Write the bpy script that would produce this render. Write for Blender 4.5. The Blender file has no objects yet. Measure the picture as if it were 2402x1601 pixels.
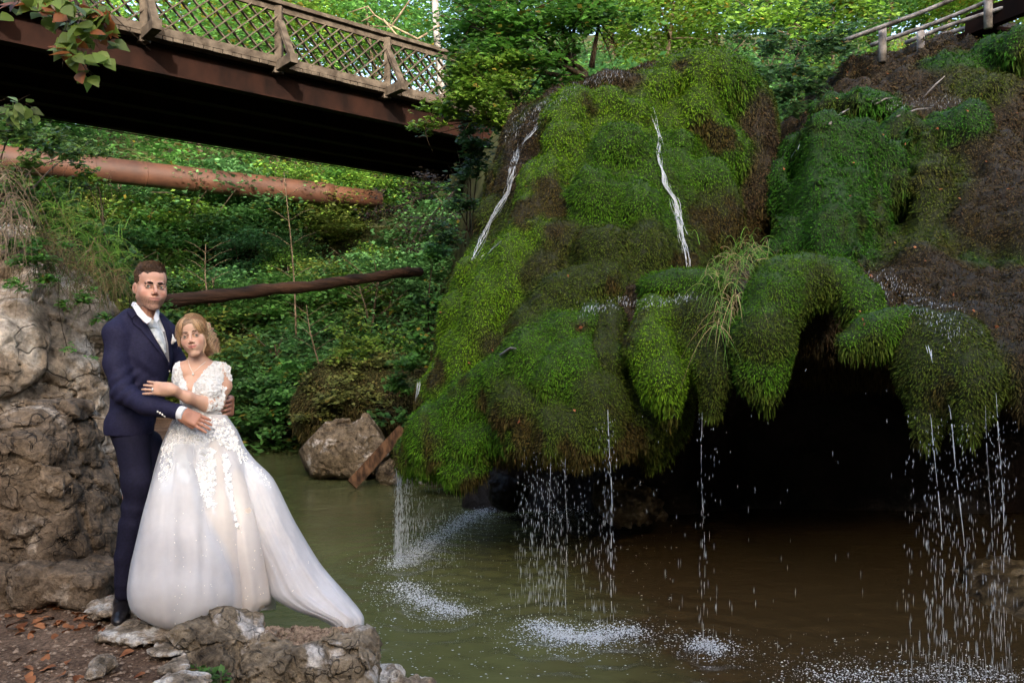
import bpy, math, random, time
import numpy as np
from mathutils import Vector, Matrix
from mathutils.bvhtree import BVHTree
T0 = time.time()
R = math.radians
scene = bpy.context.scene
C = scene.collection
# ------------------------------------------------------------------ camera, light, exposure
FN = 28 / 36 * 2402.0            # focal length in pixels of the 2402 px wide photograph
cam_d = bpy.data.cameras.new('camera'); cam_d.lens = 28; cam_d.sensor_width = 36
cam_d.clip_end = 500; cam_d.clip_start = 0.05
cam = bpy.data.objects.new('camera', cam_d); C.objects.link(cam)
EYE = 2.0                        # metres above the pool
cam.location = (0, 0, EYE); cam.rotation_euler = (R(90), 0, 0)
scene.camera = cam
SUN_EL, SUN_AZ = R(20), R(10)    # sun stands behind the camera, slightly to the right
world = bpy.data.worlds.new('World'); scene.world = world; world.use_nodes = True
wn = world.node_tree
sky = wn.nodes.new('ShaderNodeTexSky'); sky.sky_type = 'NISHITA'; sky.sun_disc = False
sky.sun_elevation = SUN_EL; sky.sun_rotation = R(180) - SUN_AZ
sky.air_density = 1.0; sky.dust_density = 4.0; sky.ozone_density = 0.3
wn.links.new(sky.outputs[0], wn.nodes['Background'].inputs[0])
wn.nodes['Background'].inputs[1].default_value = 0.15
sun_d = bpy.data.lights.new('sun', 'SUN'); sun_d.energy = 2.0; sun_d.angle = R(0.5); sun_d.color = (1.0, 0.95, 0.88)
sun = bpy.data.objects.new('sun', sun_d); C.objects.link(sun)
to_sun = Vector((math.sin(SUN_AZ) * math.cos(SUN_EL), -math.cos(SUN_AZ) * math.cos(SUN_EL), math.sin(SUN_EL)))
sun.rotation_euler = to_sun.to_track_quat('Z', 'Y').to_euler()
vs = scene.view_settings
vs.view_transform = 'Standard'; vs.look = 'None'; vs.gamma = 1.0; vs.use_curve_mapping = False
vs.exposure = 2.45

# ------------------------------------------------------------------ helpers
def P(px, py, d):                # photo pixel (2402 wide) at distance d -> point
    return np.array([(px - 1201) / FN * d, d, EYE - (py - 800.5) / FN * d])
def PD(px, py, d):               # the same from the 2352 wide viewing copy
    return P(px * 1.0213, py * 1.0213, d)
def mpx(npx, d): return npx * 1.0213 / FN * d

def tag(o, label=None, cat=None, group=None, kind=None):
    if label: o['label'] = label
    if cat: o['category'] = cat
    if group: o['group'] = group
    if kind: o['kind'] = kind
    return o
def empty(name, loc, label=None, cat=None, group=None):
    o = bpy.data.objects.new(name, None); C.objects.link(o); o.location = [float(v) for v in loc]
    o.empty_display_size = 0.2
    return tag(o, label, cat, group)
def link(name, me, mat=None, parent=None):
    o = bpy.data.objects.new(name, me); C.objects.link(o)
    if mat is not None: me.materials.append(mat)
    if parent is not None:
        o.parent = parent
        o.matrix_parent_inverse = Matrix.Translation(parent.location).inverted()   # children are modelled in world space
    return o
def mesh(name, V, F, smooth=True, cols=None, colname='tint'):
    V = np.asarray(V, dtype=np.float32); me = bpy.data.meshes.new(name)
    me.vertices.add(len(V)); me.vertices.foreach_set('co', V.ravel())
    if isinstance(F, np.ndarray):
        n, k = F.shape
        me.loops.add(n * k); me.loops.foreach_set('vertex_index', F.astype(np.int32).ravel())
        me.polygons.add(n); me.polygons.foreach_set('loop_start', np.arange(n, dtype=np.int32) * k)
        me.polygons.foreach_set('loop_total', np.full(n, k, dtype=np.int32))
    else:
        tot = np.array([len(f) for f in F], dtype=np.int32)
        st = np.concatenate([[0], np.cumsum(tot)[:-1]]).astype(np.int32)
        me.loops.add(int(tot.sum())); me.loops.foreach_set('vertex_index', np.concatenate([np.asarray(f) for f in F]).astype(np.int32))
        me.polygons.add(len(tot)); me.polygons.foreach_set('loop_start', st); me.polygons.foreach_set('loop_total', tot)
    me.update(calc_edges=True)
    me.polygons.foreach_set('use_smooth', np.full(len(me.polygons), bool(smooth)))
    if cols is not None:
        a = me.color_attributes.new(colname, 'FLOAT_COLOR', 'POINT')
        cc = np.ones((len(V), 4), dtype=np.float32); cc[:, :cols.shape[1]] = cols
        a.data.foreach_set('color', cc.ravel())
    return me
class MB:                        # collects simple shapes into one mesh
    def __init__(s): s.V = []; s.F = []; s.n = 0
    def add(s, V, F):
        V = np.asarray(V, float)
        s.V.append(V); s.F += [[i + s.n for i in f] for f in F]; s.n += len(V); return s
    def box(s, c, half, axes=None, jit=0):
        c = np.asarray(c, float); A = np.eye(3) if axes is None else np.asarray(axes, float)
        sg = np.array([(-1,-1,-1),(1,-1,-1),(1,1,-1),(-1,1,-1),(-1,-1,1),(1,-1,1),(1,1,1),(-1,1,1)], float)
        V = c + (sg * np.asarray(half)) @ A
        return s.add(V, [(0,3,2,1),(4,5,6,7),(0,1,5,4),(1,2,6,5),(2,3,7,6),(3,0,4,7)])
    def beam(s, a, b, w, h, up=(0,0,1)):
        a = np.asarray(a, float); b = np.asarray(b, float); d = b - a; L = np.linalg.norm(d); x = d / L
        y = np.cross(np.asarray(up, float), x); y /= np.linalg.norm(y); z = np.cross(x, y)
        return s.box((a + b) / 2, (L / 2, w / 2, h / 2), [x, y, z])
    def tube(s, pts, rad, n=8, cap=True, flat=None):
        V, F = tube_vf(pts, rad, n, cap); return s.add(V, F)
    def obj(s, name, mat, parent=None, smooth=False):
        return link(name, mesh(name, np.vstack(s.V), s.F, smooth), mat, parent)
def tube_vf(pts, rad, n=8, cap=True):
    pts = np.asarray(pts, float); m = len(pts); rad = np.broadcast_to(np.asarray(rad, float), (m,))
    tn = np.gradient(pts, axis=0); tn /= np.linalg.norm(tn, axis=1)[:, None] + 1e-9
    ref = np.array([0, 0, 1.0]) if abs(tn[0][2]) < 0.9 else np.array([1.0, 0, 0])
    V = []; u = np.cross(tn[0], ref); u /= np.linalg.norm(u)
    for i in range(m):
        u = u - tn[i] * u.dot(tn[i]); u /= np.linalg.norm(u) + 1e-9; v = np.cross(tn[i], u)
        a = np.arange(n) / n * 2 * math.pi
        V.append(pts[i] + rad[i] * (np.cos(a)[:, None] * u + np.sin(a)[:, None] * v))
    F = [(i*n+j, i*n+(j+1) % n, (i+1)*n+(j+1) % n, (i+1)*n+j) for i in range(m-1) for j in range(n)]
    if cap: F += [tuple(range(n))[::-1], tuple((m-1)*n + j for j in range(n))]
    return np.vstack(V), F

# value noise
_rs = np.random.RandomState(7); _T = _rs.rand(64, 64, 64).astype(np.float32) * 2 - 1
def noise(p, s, off=0.0):
    q = (np.asarray(p, dtype=np.float32) * s + 100.37 + off)
    i = np.floor(q).astype(np.int32); f = q - i; f = f * f * (3 - 2 * f); i &= 63; j = (i + 1) & 63
    x0, y0, z0 = i[..., 0], i[..., 1], i[..., 2]; x1, y1, z1 = j[..., 0], j[..., 1], j[..., 2]
    fx, fy, fz = f[..., 0], f[..., 1], f[..., 2]
    a = _T[x0,y0,z0]*(1-fx)+_T[x1,y0,z0]*fx; b = _T[x0,y1,z0]*(1-fx)+_T[x1,y1,z0]*fx
    c = _T[x0,y0,z1]*(1-fx)+_T[x1,y0,z1]*fx; d = _T[x0,y1,z1]*(1-fx)+_T[x1,y1,z1]*fx
    return (a*(1-fy)+b*fy)*(1-fz)+(c*(1-fy)+d*fy)*fz
def fbm(p, s, o=4, off=0.0, g=0.5):
    r = 0; a = 1.0
    for k in range(o): r = r + a * noise(p, s * 2**k, off + 17.3 * k); a *= g
    return r

def cells(p, s, off=0.0):       # broken blocks: (height of the nearest cell, distance to its border)
    q = np.asarray(p, np.float32) * s + 50 + off; b0 = np.floor(q).astype(np.int32); d1 = np.full(len(q), 9., np.float32); d2 = d1.copy(); h = np.zeros(len(q), np.float32)
    for i in (-1, 0, 1):
        for j in (-1, 0, 1):
            for k in (-1, 0, 1):
                c = b0 + np.array([i, j, k]); m = c & 63; r = [_T[m[:, 0], m[:, 1], m[:, 2]], _T[m[:, 1], m[:, 2], m[:, 0]], _T[m[:, 2], m[:, 0], m[:, 1]]]
                d = np.sqrt((((c + .5 + .45 * np.stack(r, 1)) - q) ** 2).sum(1)); hv = _T[m[:, 0], m[:, 2], m[:, 1]]
                n = d < d1; d2 = np.where(n, d1, np.minimum(d2, d)); h = np.where(n, hv, h); d1 = np.where(n, d, d1)
    return h, d2 - d1
# implicit solids: list of primitives -> one closed mesh (surface nets)
def ell(c, r, k=0.05, rot=None, op='add', tint=None):
    return dict(t='e', c=np.asarray(c, float), r=np.asarray(r, float) * np.ones(3), k=k, rot=rot, op=op, tint=tint)
def cap(a, b, ra, rb, k=0.05, op='add', sc=None, tint=None):
    return dict(t='c', a=np.asarray(a, float), b=np.asarray(b, float), ra=ra, rb=rb, k=k, op=op, sc=sc, rot=None, tint=tint)
def bxp(c, half, rd=0.05, k=0.05, rot=None, op='add', tint=None):
    return dict(t='b', c=np.asarray(c, float), h=np.asarray(half, float), rd=rd, k=k, rot=rot, op=op, tint=tint)
def chain(pts, k=0.05, op='add', sc=None, tint=None):   # pts: (point, radius)
    return [cap(pts[i][0], pts[i+1][0], pts[i][1], pts[i+1][1], k, op, sc, tint) for i in range(len(pts) - 1)]
def pd_(pr, p):
    if pr['t'] == 'e':
        q = p - pr['c'].astype(np.float32)
        if pr['rot'] is not None: q = q @ pr['rot'].astype(np.float32)
        r = pr['r'].astype(np.float32); k0 = np.sqrt(((q / r) ** 2).sum(-1)); k1 = np.sqrt(((q / (r * r)) ** 2).sum(-1)) + 1e-6
        return np.where(k0 < 0.3, (k0 - 1) * r.min(), k0 * (k0 - 1) / k1)
    if pr['t'] == 'b':
        q = p - pr['c'].astype(np.float32)
        if pr['rot'] is not None: q = q @ pr['rot'].astype(np.float32)
        q = np.abs(q) - (pr['h'] - pr['rd']).astype(np.float32)
        return np.sqrt((np.maximum(q, 0) ** 2).sum(-1)) + np.minimum(q.max(-1), 0) - pr['rd']
    a = pr['a']; b = pr['b']
    if pr['sc'] is not None:
        s = np.asarray(pr['sc'], float); p = p / s.astype(np.float32); a = a / s; b = b / s
    ba = (b - a).astype(np.float32); pa = p - a.astype(np.float32)
    t = np.clip((pa @ ba) / (ba @ ba + 1e-9), 0, 1)
    q = pa - t[..., None] * ba
    return np.sqrt((q * q).sum(-1)) - (pr['ra'] + t * (pr['rb'] - pr['ra']))
def pbb(pr):
    if pr['t'] == 'e': m = pr['r'].max() if pr['rot'] is not None else pr['r']; return pr['c'] - m, pr['c'] + m
    if pr['t'] == 'b':
        m = np.linalg.norm(pr['h']) if pr['rot'] is not None else pr['h']; return pr['c'] - m, pr['c'] + m
    s = np.ones(3) if pr['sc'] is None else np.asarray(pr['sc'], float)
    r = max(pr['ra'], pr['rb']) * s
    return np.minimum(pr['a'], pr['b']) - r, np.maximum(pr['a'], pr['b']) + r
def comb(v, d, pr):
    k = pr['k']
    if pr['op'] == 'add':
        h = np.maximum(k - np.abs(v - d), 0) / k; return np.minimum(v, d) - h * h * k * 0.25
    h = np.maximum(k - np.abs(v + d), 0) / k; return np.maximum(v, -d) + h * h * k * 0.25
def evals(prims, pts):
    v = np.full(len(pts), 9.0, np.float32)
    for pr in prims: v = comb(v, pd_(pr, pts), pr)
    return v
def trace(prims, o, d, tmax=40):
    t = 0.5
    for i in range(160):
        v = float(evals(prims, np.array([o + d * t], np.float32))[0])
        if v < 0.003: return t
        t += max(v * 0.7, 0.004)
        if t > tmax: return None
    return t
def surf_nets(prims, h, disp=None, pad=0.08, clip=None, maxcell=9e6):
    bb = [pbb(p) for p in prims if p['op'] == 'add']
    lo = np.min([b[0] for b in bb], axis=0) - pad; hi = np.max([b[1] for b in bb], axis=0) + pad
    if clip is not None: lo = np.maximum(lo, clip[0]); hi = np.minimum(hi, clip[1])
    while np.prod((hi - lo) / h) > maxcell: h *= 1.08
    n = np.ceil((hi - lo) / h).astype(int) + 1
    ax = [(lo[i] + np.arange(n[i]) * h).astype(np.float32) for i in range(3)]
    v = np.full(n, 9.0, np.float32)
    for pr in prims:
        l, u = pbb(pr); m = pr['k'] + 2.5 * h + pad
        i0 = np.maximum(np.floor((l - m - lo) / h).astype(int), 0); i1 = np.minimum(np.ceil((u + m - lo) / h).astype(int) + 1, n)
        if (i1 <= i0).any(): continue
        g = np.stack(np.meshgrid(*[ax[i][i0[i]:i1[i]] for i in range(3)], indexing='ij'), -1)
        sl = tuple(slice(i0[i], i1[i]) for i in range(3))
        v[sl] = comb(v[sl], pd_(pr, g), pr)
    if disp is not None:
        m = np.argwhere(np.abs(v) < 0.45)
        pts = np.stack([ax[i][m[:, i]] for i in range(3)], -1)
        v[m[:, 0], m[:, 1], m[:, 2]] += disp(pts)
    v[0], v[-1], v[:, 0], v[:, -1], v[:, :, 0], v[:, :, -1] = [np.float32(1)] * 6
    S = v < 0
    c = np.zeros(np.array(n) - 1, np.int8)
    offs = [(a, b, d) for a in (0, 1) for b in (0, 1) for d in (0, 1)]
    def sub(A, o): return A[o[0]:A.shape[0]-1+o[0], o[1]:A.shape[1]-1+o[1], o[2]:A.shape[2]-1+o[2]]
    for o in offs: c += sub(S, o)
    act = np.argwhere((c > 0) & (c < 8))
    idx = np.full(c.shape, -1, np.int32); idx[act[:, 0], act[:, 1], act[:, 2]] = np.arange(len(act))
    cv = {o: v[act[:, 0]+o[0], act[:, 1]+o[1], act[:, 2]+o[2]] for o in offs}
    acc = np.zeros((len(act), 3), np.float32); cnt = np.zeros(len(act), np.float32)
    for o in offs:
        for a in range(3):
            if o[a]: continue
            e = list(o); e[a] = 1; e = tuple(e)
            A, B = cv[o], cv[e]; mk = (A < 0) != (B < 0)
            t = np.where(mk, A / (A - B + 1e-12), 0)
            pt = np.tile(np.array(o, np.float32), (len(act), 1)); pt[:, a] += t
            acc += pt * mk[:, None]; cnt += mk
    V = (act + acc / cnt[:, None]) * h + lo
    Fs = []
    for a in range(3):
        b, d = (a + 1) % 3, (a + 2) % 3
        s0 = [slice(None)] * 3; s1 = [slice(None)] * 3; s0[a] = slice(0, -1); s1[a] = slice(1, None)
        X = S[tuple(s0)]; Y = S[tuple(s1)]
        for inv in (0, 1):
            e = np.argwhere((X & ~Y) if not inv else (~X & Y))
            e = e[(e[:, b] > 0) & (e[:, d] > 0) & (e[:, b] < n[b]-1) & (e[:, d] < n[d]-1)]
            q = []
            for db, dd in ((1, 1), (0, 1), (0, 0), (1, 0)):
                t = e.copy(); t[:, b] -= db; t[:, d] -= dd; q.append(idx[t[:, 0], t[:, 1], t[:, 2]])
            q = np.stack(q, 1); Fs.append(q if not inv else q[:, ::-1])
    F = np.vstack(Fs); F = F[(F >= 0).all(1)]
    return V.astype(np.float32), F
def smooth_vf(V, F, it=1, f=0.5):
    for _ in range(it):
        A = np.zeros_like(V); n = np.zeros(len(V), np.float32)
        for k in range(4):
            for kk in ((k+1) % 4, (k+3) % 4):
                np.add.at(A, F[:, k], V[F[:, kk]]); np.add.at(n, F[:, k], 1)
        V = V * (1-f) + f * A / np.maximum(n, 1)[:, None]
    return V
def vnormals(V, F):
    a = V[F[:, 2]] - V[F[:, 0]]; b = V[F[:, 3]] - V[F[:, 1]]; fn = np.cross(a, b)
    N = np.zeros_like(V)
    for k in range(4): np.add.at(N, F[:, k], fn)
    return N / (np.linalg.norm(N, axis=1)[:, None] + 1e-12), fn

# ------------------------------------------------------------------ materials
def lin(c): return tuple(((v / 255) / 12.92 if v / 255 <= 0.04045 else ((v / 255 + 0.055) / 1.055) ** 2.4) for v in c) + (1,)
def new_mat(name, rough=0.6, spec=0.3):
    m = bpy.data.materials.new(name); m.use_nodes = True; nt = m.node_tree
    b = nt.nodes['Principled BSDF']; b.inputs['Roughness'].default_value = rough; b.inputs['Specular IOR Level'].default_value = spec
    return m, nt, b
def nd(nt, typ, **kw):
    n = nt.nodes.new(typ)
    for k, v in kw.items():
        if k in n.inputs: n.inputs[k].default_value = v
        else: setattr(n, k, v)
    return n
def coords(nt, scale=(1, 1, 1)):
    t = nd(nt, 'ShaderNodeTexCoord'); m = nd(nt, 'ShaderNodeMapping'); m.inputs['Scale'].default_value = scale
    nt.links.new(t.outputs['Object'], m.inputs[0]); return m.outputs[0]
def nz(nt, co, scale, detail=4, rough=0.55):
    n = nd(nt, 'ShaderNodeTexNoise'); n.inputs['Scale'].default_value = scale; n.inputs['Detail'].default_value = detail; n.inputs['Roughness'].default_value = rough
    nt.links.new(co, n.inputs['Vector']); return n.outputs['Fac']
def ramp(nt, fac, stops):
    r = nd(nt, 'ShaderNodeValToRGB'); e = r.color_ramp.elements
    while len(e) > 1: e.remove(e[-1])
    e[0].position = stops[0][0]; e[0].color = stops[0][1]
    for p, c in stops[1:]:
        x = e.new(p); x.color = c
    nt.links.new(fac, r.inputs[0]); return r.outputs[0]
def mixc(nt, f, a, b, mode='MIX'):
    m = nd(nt, 'ShaderNodeMix', data_type='RGBA', blend_type=mode)
    for s, v in ((0, f), (6, a), (7, b)):
        if isinstance(v, bpy.types.NodeSocket): nt.links.new(v, m.inputs[s])
        else: m.inputs[s].default_value = v
    return m.outputs[2]
def bump(nt, b, h, strength=0.5, dist=0.02):
    n = nd(nt, 'ShaderNodeBump'); n.inputs['Strength'].default_value = strength; n.inputs['Distance'].default_value = dist
    nt.links.new(h, n.inputs['Height']); nt.links.new(n.outputs[0], b.inputs['Normal'])
def g(v, a=1): return (v, v, v, a)
def mat_noise(name, c1, c2, scale=5, rough=0.7, spec=0.3, bmp=0.3, dist=0.01, stretch=(1, 1, 1), detail=5, bscale=None, lo=0.35, hi=0.65):
    m, nt, b = new_mat(name, rough, spec); co = coords(nt, stretch)
    f = nz(nt, co, scale, detail)
    nt.links.new(ramp(nt, f, [(lo, c1), (hi, c2)]), b.inputs['Base Color'])
    if bmp: bump(nt, b, nz(nt, co, bscale or scale * 3, 5), bmp, dist)
    return m
def mat_rock(name, dark, mid, pale, pale_at=0.56, scale=1.0, crack=2.2, rough=0.85, moss=None, dist=0.05):
    m, nt, b = new_mat(name, rough, 0.25); co = coords(nt)
    n1 = nz(nt, co, 2.2 * scale, 8, 0.62); n2 = nz(nt, co, 9 * scale, 6, 0.6); n3 = nz(nt, co, 34 * scale, 4, 0.6)
    base = ramp(nt, n1, [(0.33, dark), (0.5, mid), (pale_at, mid), (pale_at + 0.08, pale)])
    base = mixc(nt, 0.75, base, ramp(nt, n2, [(0.3, g(0.35)), (0.62, g(1.35))]), 'MULTIPLY')
    base = mixc(nt, 0.45, base, ramp(nt, n3, [(0.35, g(0.4)), (0.6, g(1.3))]), 'MULTIPLY')
    dm = nd(nt, 'ShaderNodeVectorMath', operation='ADD')
    nn = nd(nt, 'ShaderNodeTexNoise'); nn.inputs['Scale'].default_value = 2.5 * scale; nt.links.new(co, nn.inputs['Vector'])
    nt.links.new(co, dm.inputs[0]); nt.links.new(nn.outputs['Color'], dm.inputs[1])
    vo = nd(nt, 'ShaderNodeTexVoronoi', feature='DISTANCE_TO_EDGE'); vo.inputs['Scale'].default_value = crack * scale
    nt.links.new(dm.outputs[0], vo.inputs['Vector'])
    cr0 = ramp(nt, vo.outputs['Distance'], [(0.0, g(0.25)), (0.022, g(1))])
    cr = mixc(nt, ramp(nt, nz(nt, co, 1.7 * scale, 3), [(0.48, g(0)), (0.58, g(1))]), cr0, g(1))
    base = mixc(nt, 0.8, base, cr, 'MULTIPLY')
    if moss:
        ge = nd(nt, 'ShaderNodeNewGeometry'); sx = nd(nt, 'ShaderNodeSeparateXYZ'); nt.links.new(ge.outputs['Normal'], sx.inputs[0])
        ma = nd(nt, 'ShaderNodeMath', operation='MULTIPLY_ADD'); nt.links.new(n1, ma.inputs[0]); ma.inputs[1].default_value = 1.6
        nt.links.new(sx.outputs[2], ma.inputs[2])
        base = mixc(nt, ramp(nt, ma.outputs[0], [(moss[1], g(0)), (moss[1] + 0.12, g(0.85))]), base, moss[0])
    nt.links.new(base, b.inputs['Base Color'])
    h1 = nd(nt, 'ShaderNodeMath', operation='MULTIPLY_ADD'); nt.links.new(n2, h1.inputs[0]); h1.inputs[1].default_value = 0.7; nt.links.new(n1, h1.inputs[2])
    h2 = nd(nt, 'ShaderNodeMath', operation='MULTIPLY_ADD'); nt.links.new(n3, h2.inputs[0]); h2.inputs[1].default_value = 0.3; nt.links.new(h1.outputs[0], h2.inputs[2])
    h3 = nd(nt, 'ShaderNodeMath', operation='MULTIPLY_ADD'); nt.links.new(cr, h3.inputs[0]); h3.inputs[1].default_value = 0.5; nt.links.new(h2.outputs[0], h3.inputs[2])
    bump(nt, b, h3.outputs[0], 1.0, dist)
    return m
def mat_attr(name, rough=0.6, spec=0.3, transl=0.0, var=0.5, vscale=8, attr='tint', bmp=0, sat=1.0):
    m, nt, b = new_mat(name, rough, spec)
    a = nd(nt, 'ShaderNodeVertexColor'); a.layer_name = attr
    col = a.outputs[0]
    if var:
        co = coords(nt); col = mixc(nt, var, col, ramp(nt, nz(nt, co, vscale, 3), [(0.3, g(0.45)), (0.7, g(1.5))]), 'MULTIPLY')
    nt.links.new(col, b.inputs['Base Color'])
    if transl:
        t = nd(nt, 'ShaderNodeBsdfTranslucent'); mx = nd(nt, 'ShaderNodeMixShader'); mx.inputs[0].default_value = transl
        nt.links.new(col, t.inputs[0]); nt.links.new(b.outputs[0], mx.inputs[1]); nt.links.new(t.outputs[0], mx.inputs[2])
        nt.links.new(mx.outputs[0], nt.nodes['Material Output'].inputs[0])
    return m
def stamp(s): print('[%5.1fs] %s' % (time.time() - T0, s))
# ------------------------------------------------------------------ mossy waterfall rock
YEL, GRN, DEEP, OLV, BRN = (0.105, 0.205, 0.010), (0.068, 0.160, 0.010), (0.036, 0.118, 0.010), (0.062, 0.088, 0.012), (0.066, 0.046, 0.022)
def hitd(prims, px, py, default=None):
    o = np.array([0, 0, EYE]); d = PD(px, py, 1.0) - o
    t = trace(prims, o, d)
    return t if t is not None else default
def knob(prims, px, py, r, tint, inset=0.55, ry=None, rz=None, k=0.07, dflt=8.0):
    inset *= 0.75
    d = hitd(prims, px, py, dflt); rr = mpx(r, d)
    return ell(PD(px, py, d + rr * inset), (rr, rr * (rz or 0.9), mpx(ry or r, d)), k, tint=tint)
def ridge(prims, pts, tint, inset=0.5, k=0.07, dflt=8.0):
    inset *= 0.6
    q = []
    for px, py, r in pts:
        d = hitd(prims, px, py, dflt); rr = mpx(r, d); q.append((PD(px, py, d + rr * inset), rr))
    return chain(q, k, tint=tint)
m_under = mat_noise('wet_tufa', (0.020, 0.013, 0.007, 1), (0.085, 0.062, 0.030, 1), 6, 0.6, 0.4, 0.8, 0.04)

dome = [cap(PD(1168, 1130, 7.4), PD(1260, 740, 8.1), mpx(252, 7.4), mpx(230, 8.1), 0.2), cap(PD(1260, 740, 8.1), PD(1365, 440, 8.8), mpx(230, 8.1), mpx(218, 8.8), 0.3),
        cap(PD(1365, 440, 8.8), PD(1495, 355, 9.1), mpx(218, 8.8), mpx(178, 9.1), 0.3),
        cap(PD(1610, 300, 9.4), PD(1620, 640, 9.0), mpx(168, 9.4), mpx(150, 9.0), 0.3),
        cap(PD(1350, 930, 6.9), PD(1420, 560, 8.2), mpx(215, 6.9), mpx(235, 8.2), 0.4),
        cap(PD(1230, 1010, 6.9), PD(1330, 960, 6.5), mpx(150, 6.9), mpx(150, 6.5), 0.3)]
dome += chain([(PD(1215, 360, 8.9), mpx(50, 8.9)), (PD(1240, 315, 9.1), mpx(58, 9.1)), (PD(1310, 262, 9.2), mpx(62, 9.2)), (PD(1400, 232, 9.2), mpx(60, 9.2)), (PD(1490, 210, 9.3), mpx(58, 9.3))], 0.12, tint=BRN)
base = list(dome)
det = []
det += [knob(base, 1240, 330, 60, BRN, 1.3), knob(base, 1200, 430, 60, BRN, 1.3), knob(base, 1400, 205, 90, BRN, 1.2, 30), knob(base, 1500, 190, 60, BRN, 1.2, 25),
        knob(base, 1140, 500, 60, OLV, 1.3), knob(base, 1090, 620, 50, YEL, 1.3), knob(base, 1055, 740, 50, YEL, 1.3, 70), knob(base, 1000, 920, 45, YEL, 1.3, 70)]
det += ridge(base, [(1262, 418, 58), (1215, 540, 62), (1150, 690, 66), (1085, 830, 60), (1040, 900, 50)], YEL, 0.35)
det += ridge(base, [(1330, 250, 55), (1290, 290, 50)], YEL, 0.3) + [knob(base, 1300, 335, 52, YEL, 0.3), knob(base, 1395, 240, 48, YEL, 0.3), knob(base, 1455, 262, 42, YEL, 0.3),
        knob(base, 1420, 350, 62, GRN, 0.4), knob(base, 1365, 480, 80, GRN, 0.5, 90), knob(base, 1450, 480, 70, GRN, 0.5), knob(base, 1380, 585, 80, OLV, 0.6), knob(base, 1300, 560, 70, (0.066, 0.070, 0.016), 0.85),
        knob(base, 1480, 590, 60, OLV, 0.6, 80), knob(base, 1250, 480, 70, OLV, 0.75), knob(base, 1260, 640, 70, (0.066, 0.070, 0.016), 0.9)]
det += [knob(base, 1600, 190, 105, YEL, 0.45, 70), knob(base, 1510, 205, 55, YEL, 0.4), knob(base, 1650, 210, 90, GRN, 0.6), knob(base, 1590, 262, 60, YEL, 0.4), knob(base, 1560, 330, 45, GRN, 0.5),
        knob(base, 1630, 300, 50, GRN, 0.45), knob(base, 1660, 360, 60, GRN, 0.6, 90), knob(base, 1610, 415, 60, GRN, 0.35, 45), knob(base, 1640, 500, 70, OLV, 0.6, 90), knob(base, 1720, 300, 50, BRN, 0.8, 100), knob(base, 1730, 430, 50, BRN, 0.85, 100)]
# lower skirts of the dome
det += ridge(base, [(1370, 655, 50), (1300, 690, 62), (1225, 760, 66)], OLV, 0.3)
det += ridge(base, [(1360, 745, 40), (1290, 775, 48), (1230, 830, 52), (1150, 880, 62), (1090, 920, 60), (1010, 1000, 66), (960, 1035, 45)], GRN, 0.15, 0.12)
det += [knob(base, 1120, 790, 30, BRN, 0.6, 40), knob(base, 1150, 800, 45, BRN, 0.9), knob(base, 1300, 860, 90, GRN, 0.55, 70), knob(base, 1200, 930, 80, OLV, 0.45, 60), knob(base, 1100, 1010, 70, GRN, 0.45, 50),
        knob(base, 1200, 1000, 50, GRN, 0.5), knob(base, 1300, 990, 60, OLV, 0.4, 60), knob(base, 1370, 940, 60, OLV, 0.5, 90), knob(base, 1340, 1040, 40, GRN, 0.4, 45), knob(base, 1280, 1020, 40, GRN, 0.4)]
dome += det
hol = [ell(PD(1500, 1210, 7.2), (mpx(340, 7.2), 1.35, mpx(185, 7.2)), 0.12, op='sub'),
       ell(PD(1150, 1130, 7.5), (mpx(150, 7.5), 0.5, mpx(70, 7.5)), 0.1, op='sub'),
       bxp(PD(1250, 1235, 7.5) + np.array([0, 0, -1.0]), (3.5, 4.0, 1.0 + mpx(128, 7.5) - 0.02), 0.05, 0.1, op='sub')]
hol[2]['c'][2] = 0.90 - 1.5; hol[2]['h'][2] = 1.5
hol += [bxp((0.42, 6.0, 0.12), (0.62, 1.3, 1.0), 0.1, 0.2, op='sub')]
dome += hol

# right-hand cliff: back mass, shelf, arch, buttress
cl = [ell(PD(2180, 420, 10.7), (2.6, 1.8, 1.5), 0.4, tint=BRN),
      ell(PD(2110, 470, 10.2), (1.45, 1.3, 1.3), 0.4, tint=BRN),
      ell(PD(2280, 225, 11.6), (2.6, 1.6, 0.66), 0.4, tint=BRN),
      ell(PD(2060, 290, 11.5), (1.1, 1.2, 0.75), 0.4, tint=BRN),
      ell(PD(1790, 600, 11.0), (0.9, 1.0, 1.5), 0.4, tint=BRN),
      ell(PD(2420, 600, 8.6), (1.9, 1.6, 1.1), 0.4, tint=BRN),
      ell(PD(2300, 760, 7.0), (1.5, 1.4, 0.42), 0.3, tint=BRN),
      ell(PD(2090, 712, 8.0), (1.3, 1.4, 0.42), 0.3, tint=BRN),
      ell(PD(1700, 730, 7.6), (1.3, 1.3, 0.40), 0.3, tint=BRN),
      ell(PD(2130, 700, 9.2), (3.6, 2.0, 0.8), 0.3, tint=BRN),
      ell(PD(1440, 745, 7.0), (0.5, 0.7, 0.25), 0.2, tint=BRN)]
for q_ in cl: q_['tw'] = 0.12
cb = list(cl)
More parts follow.
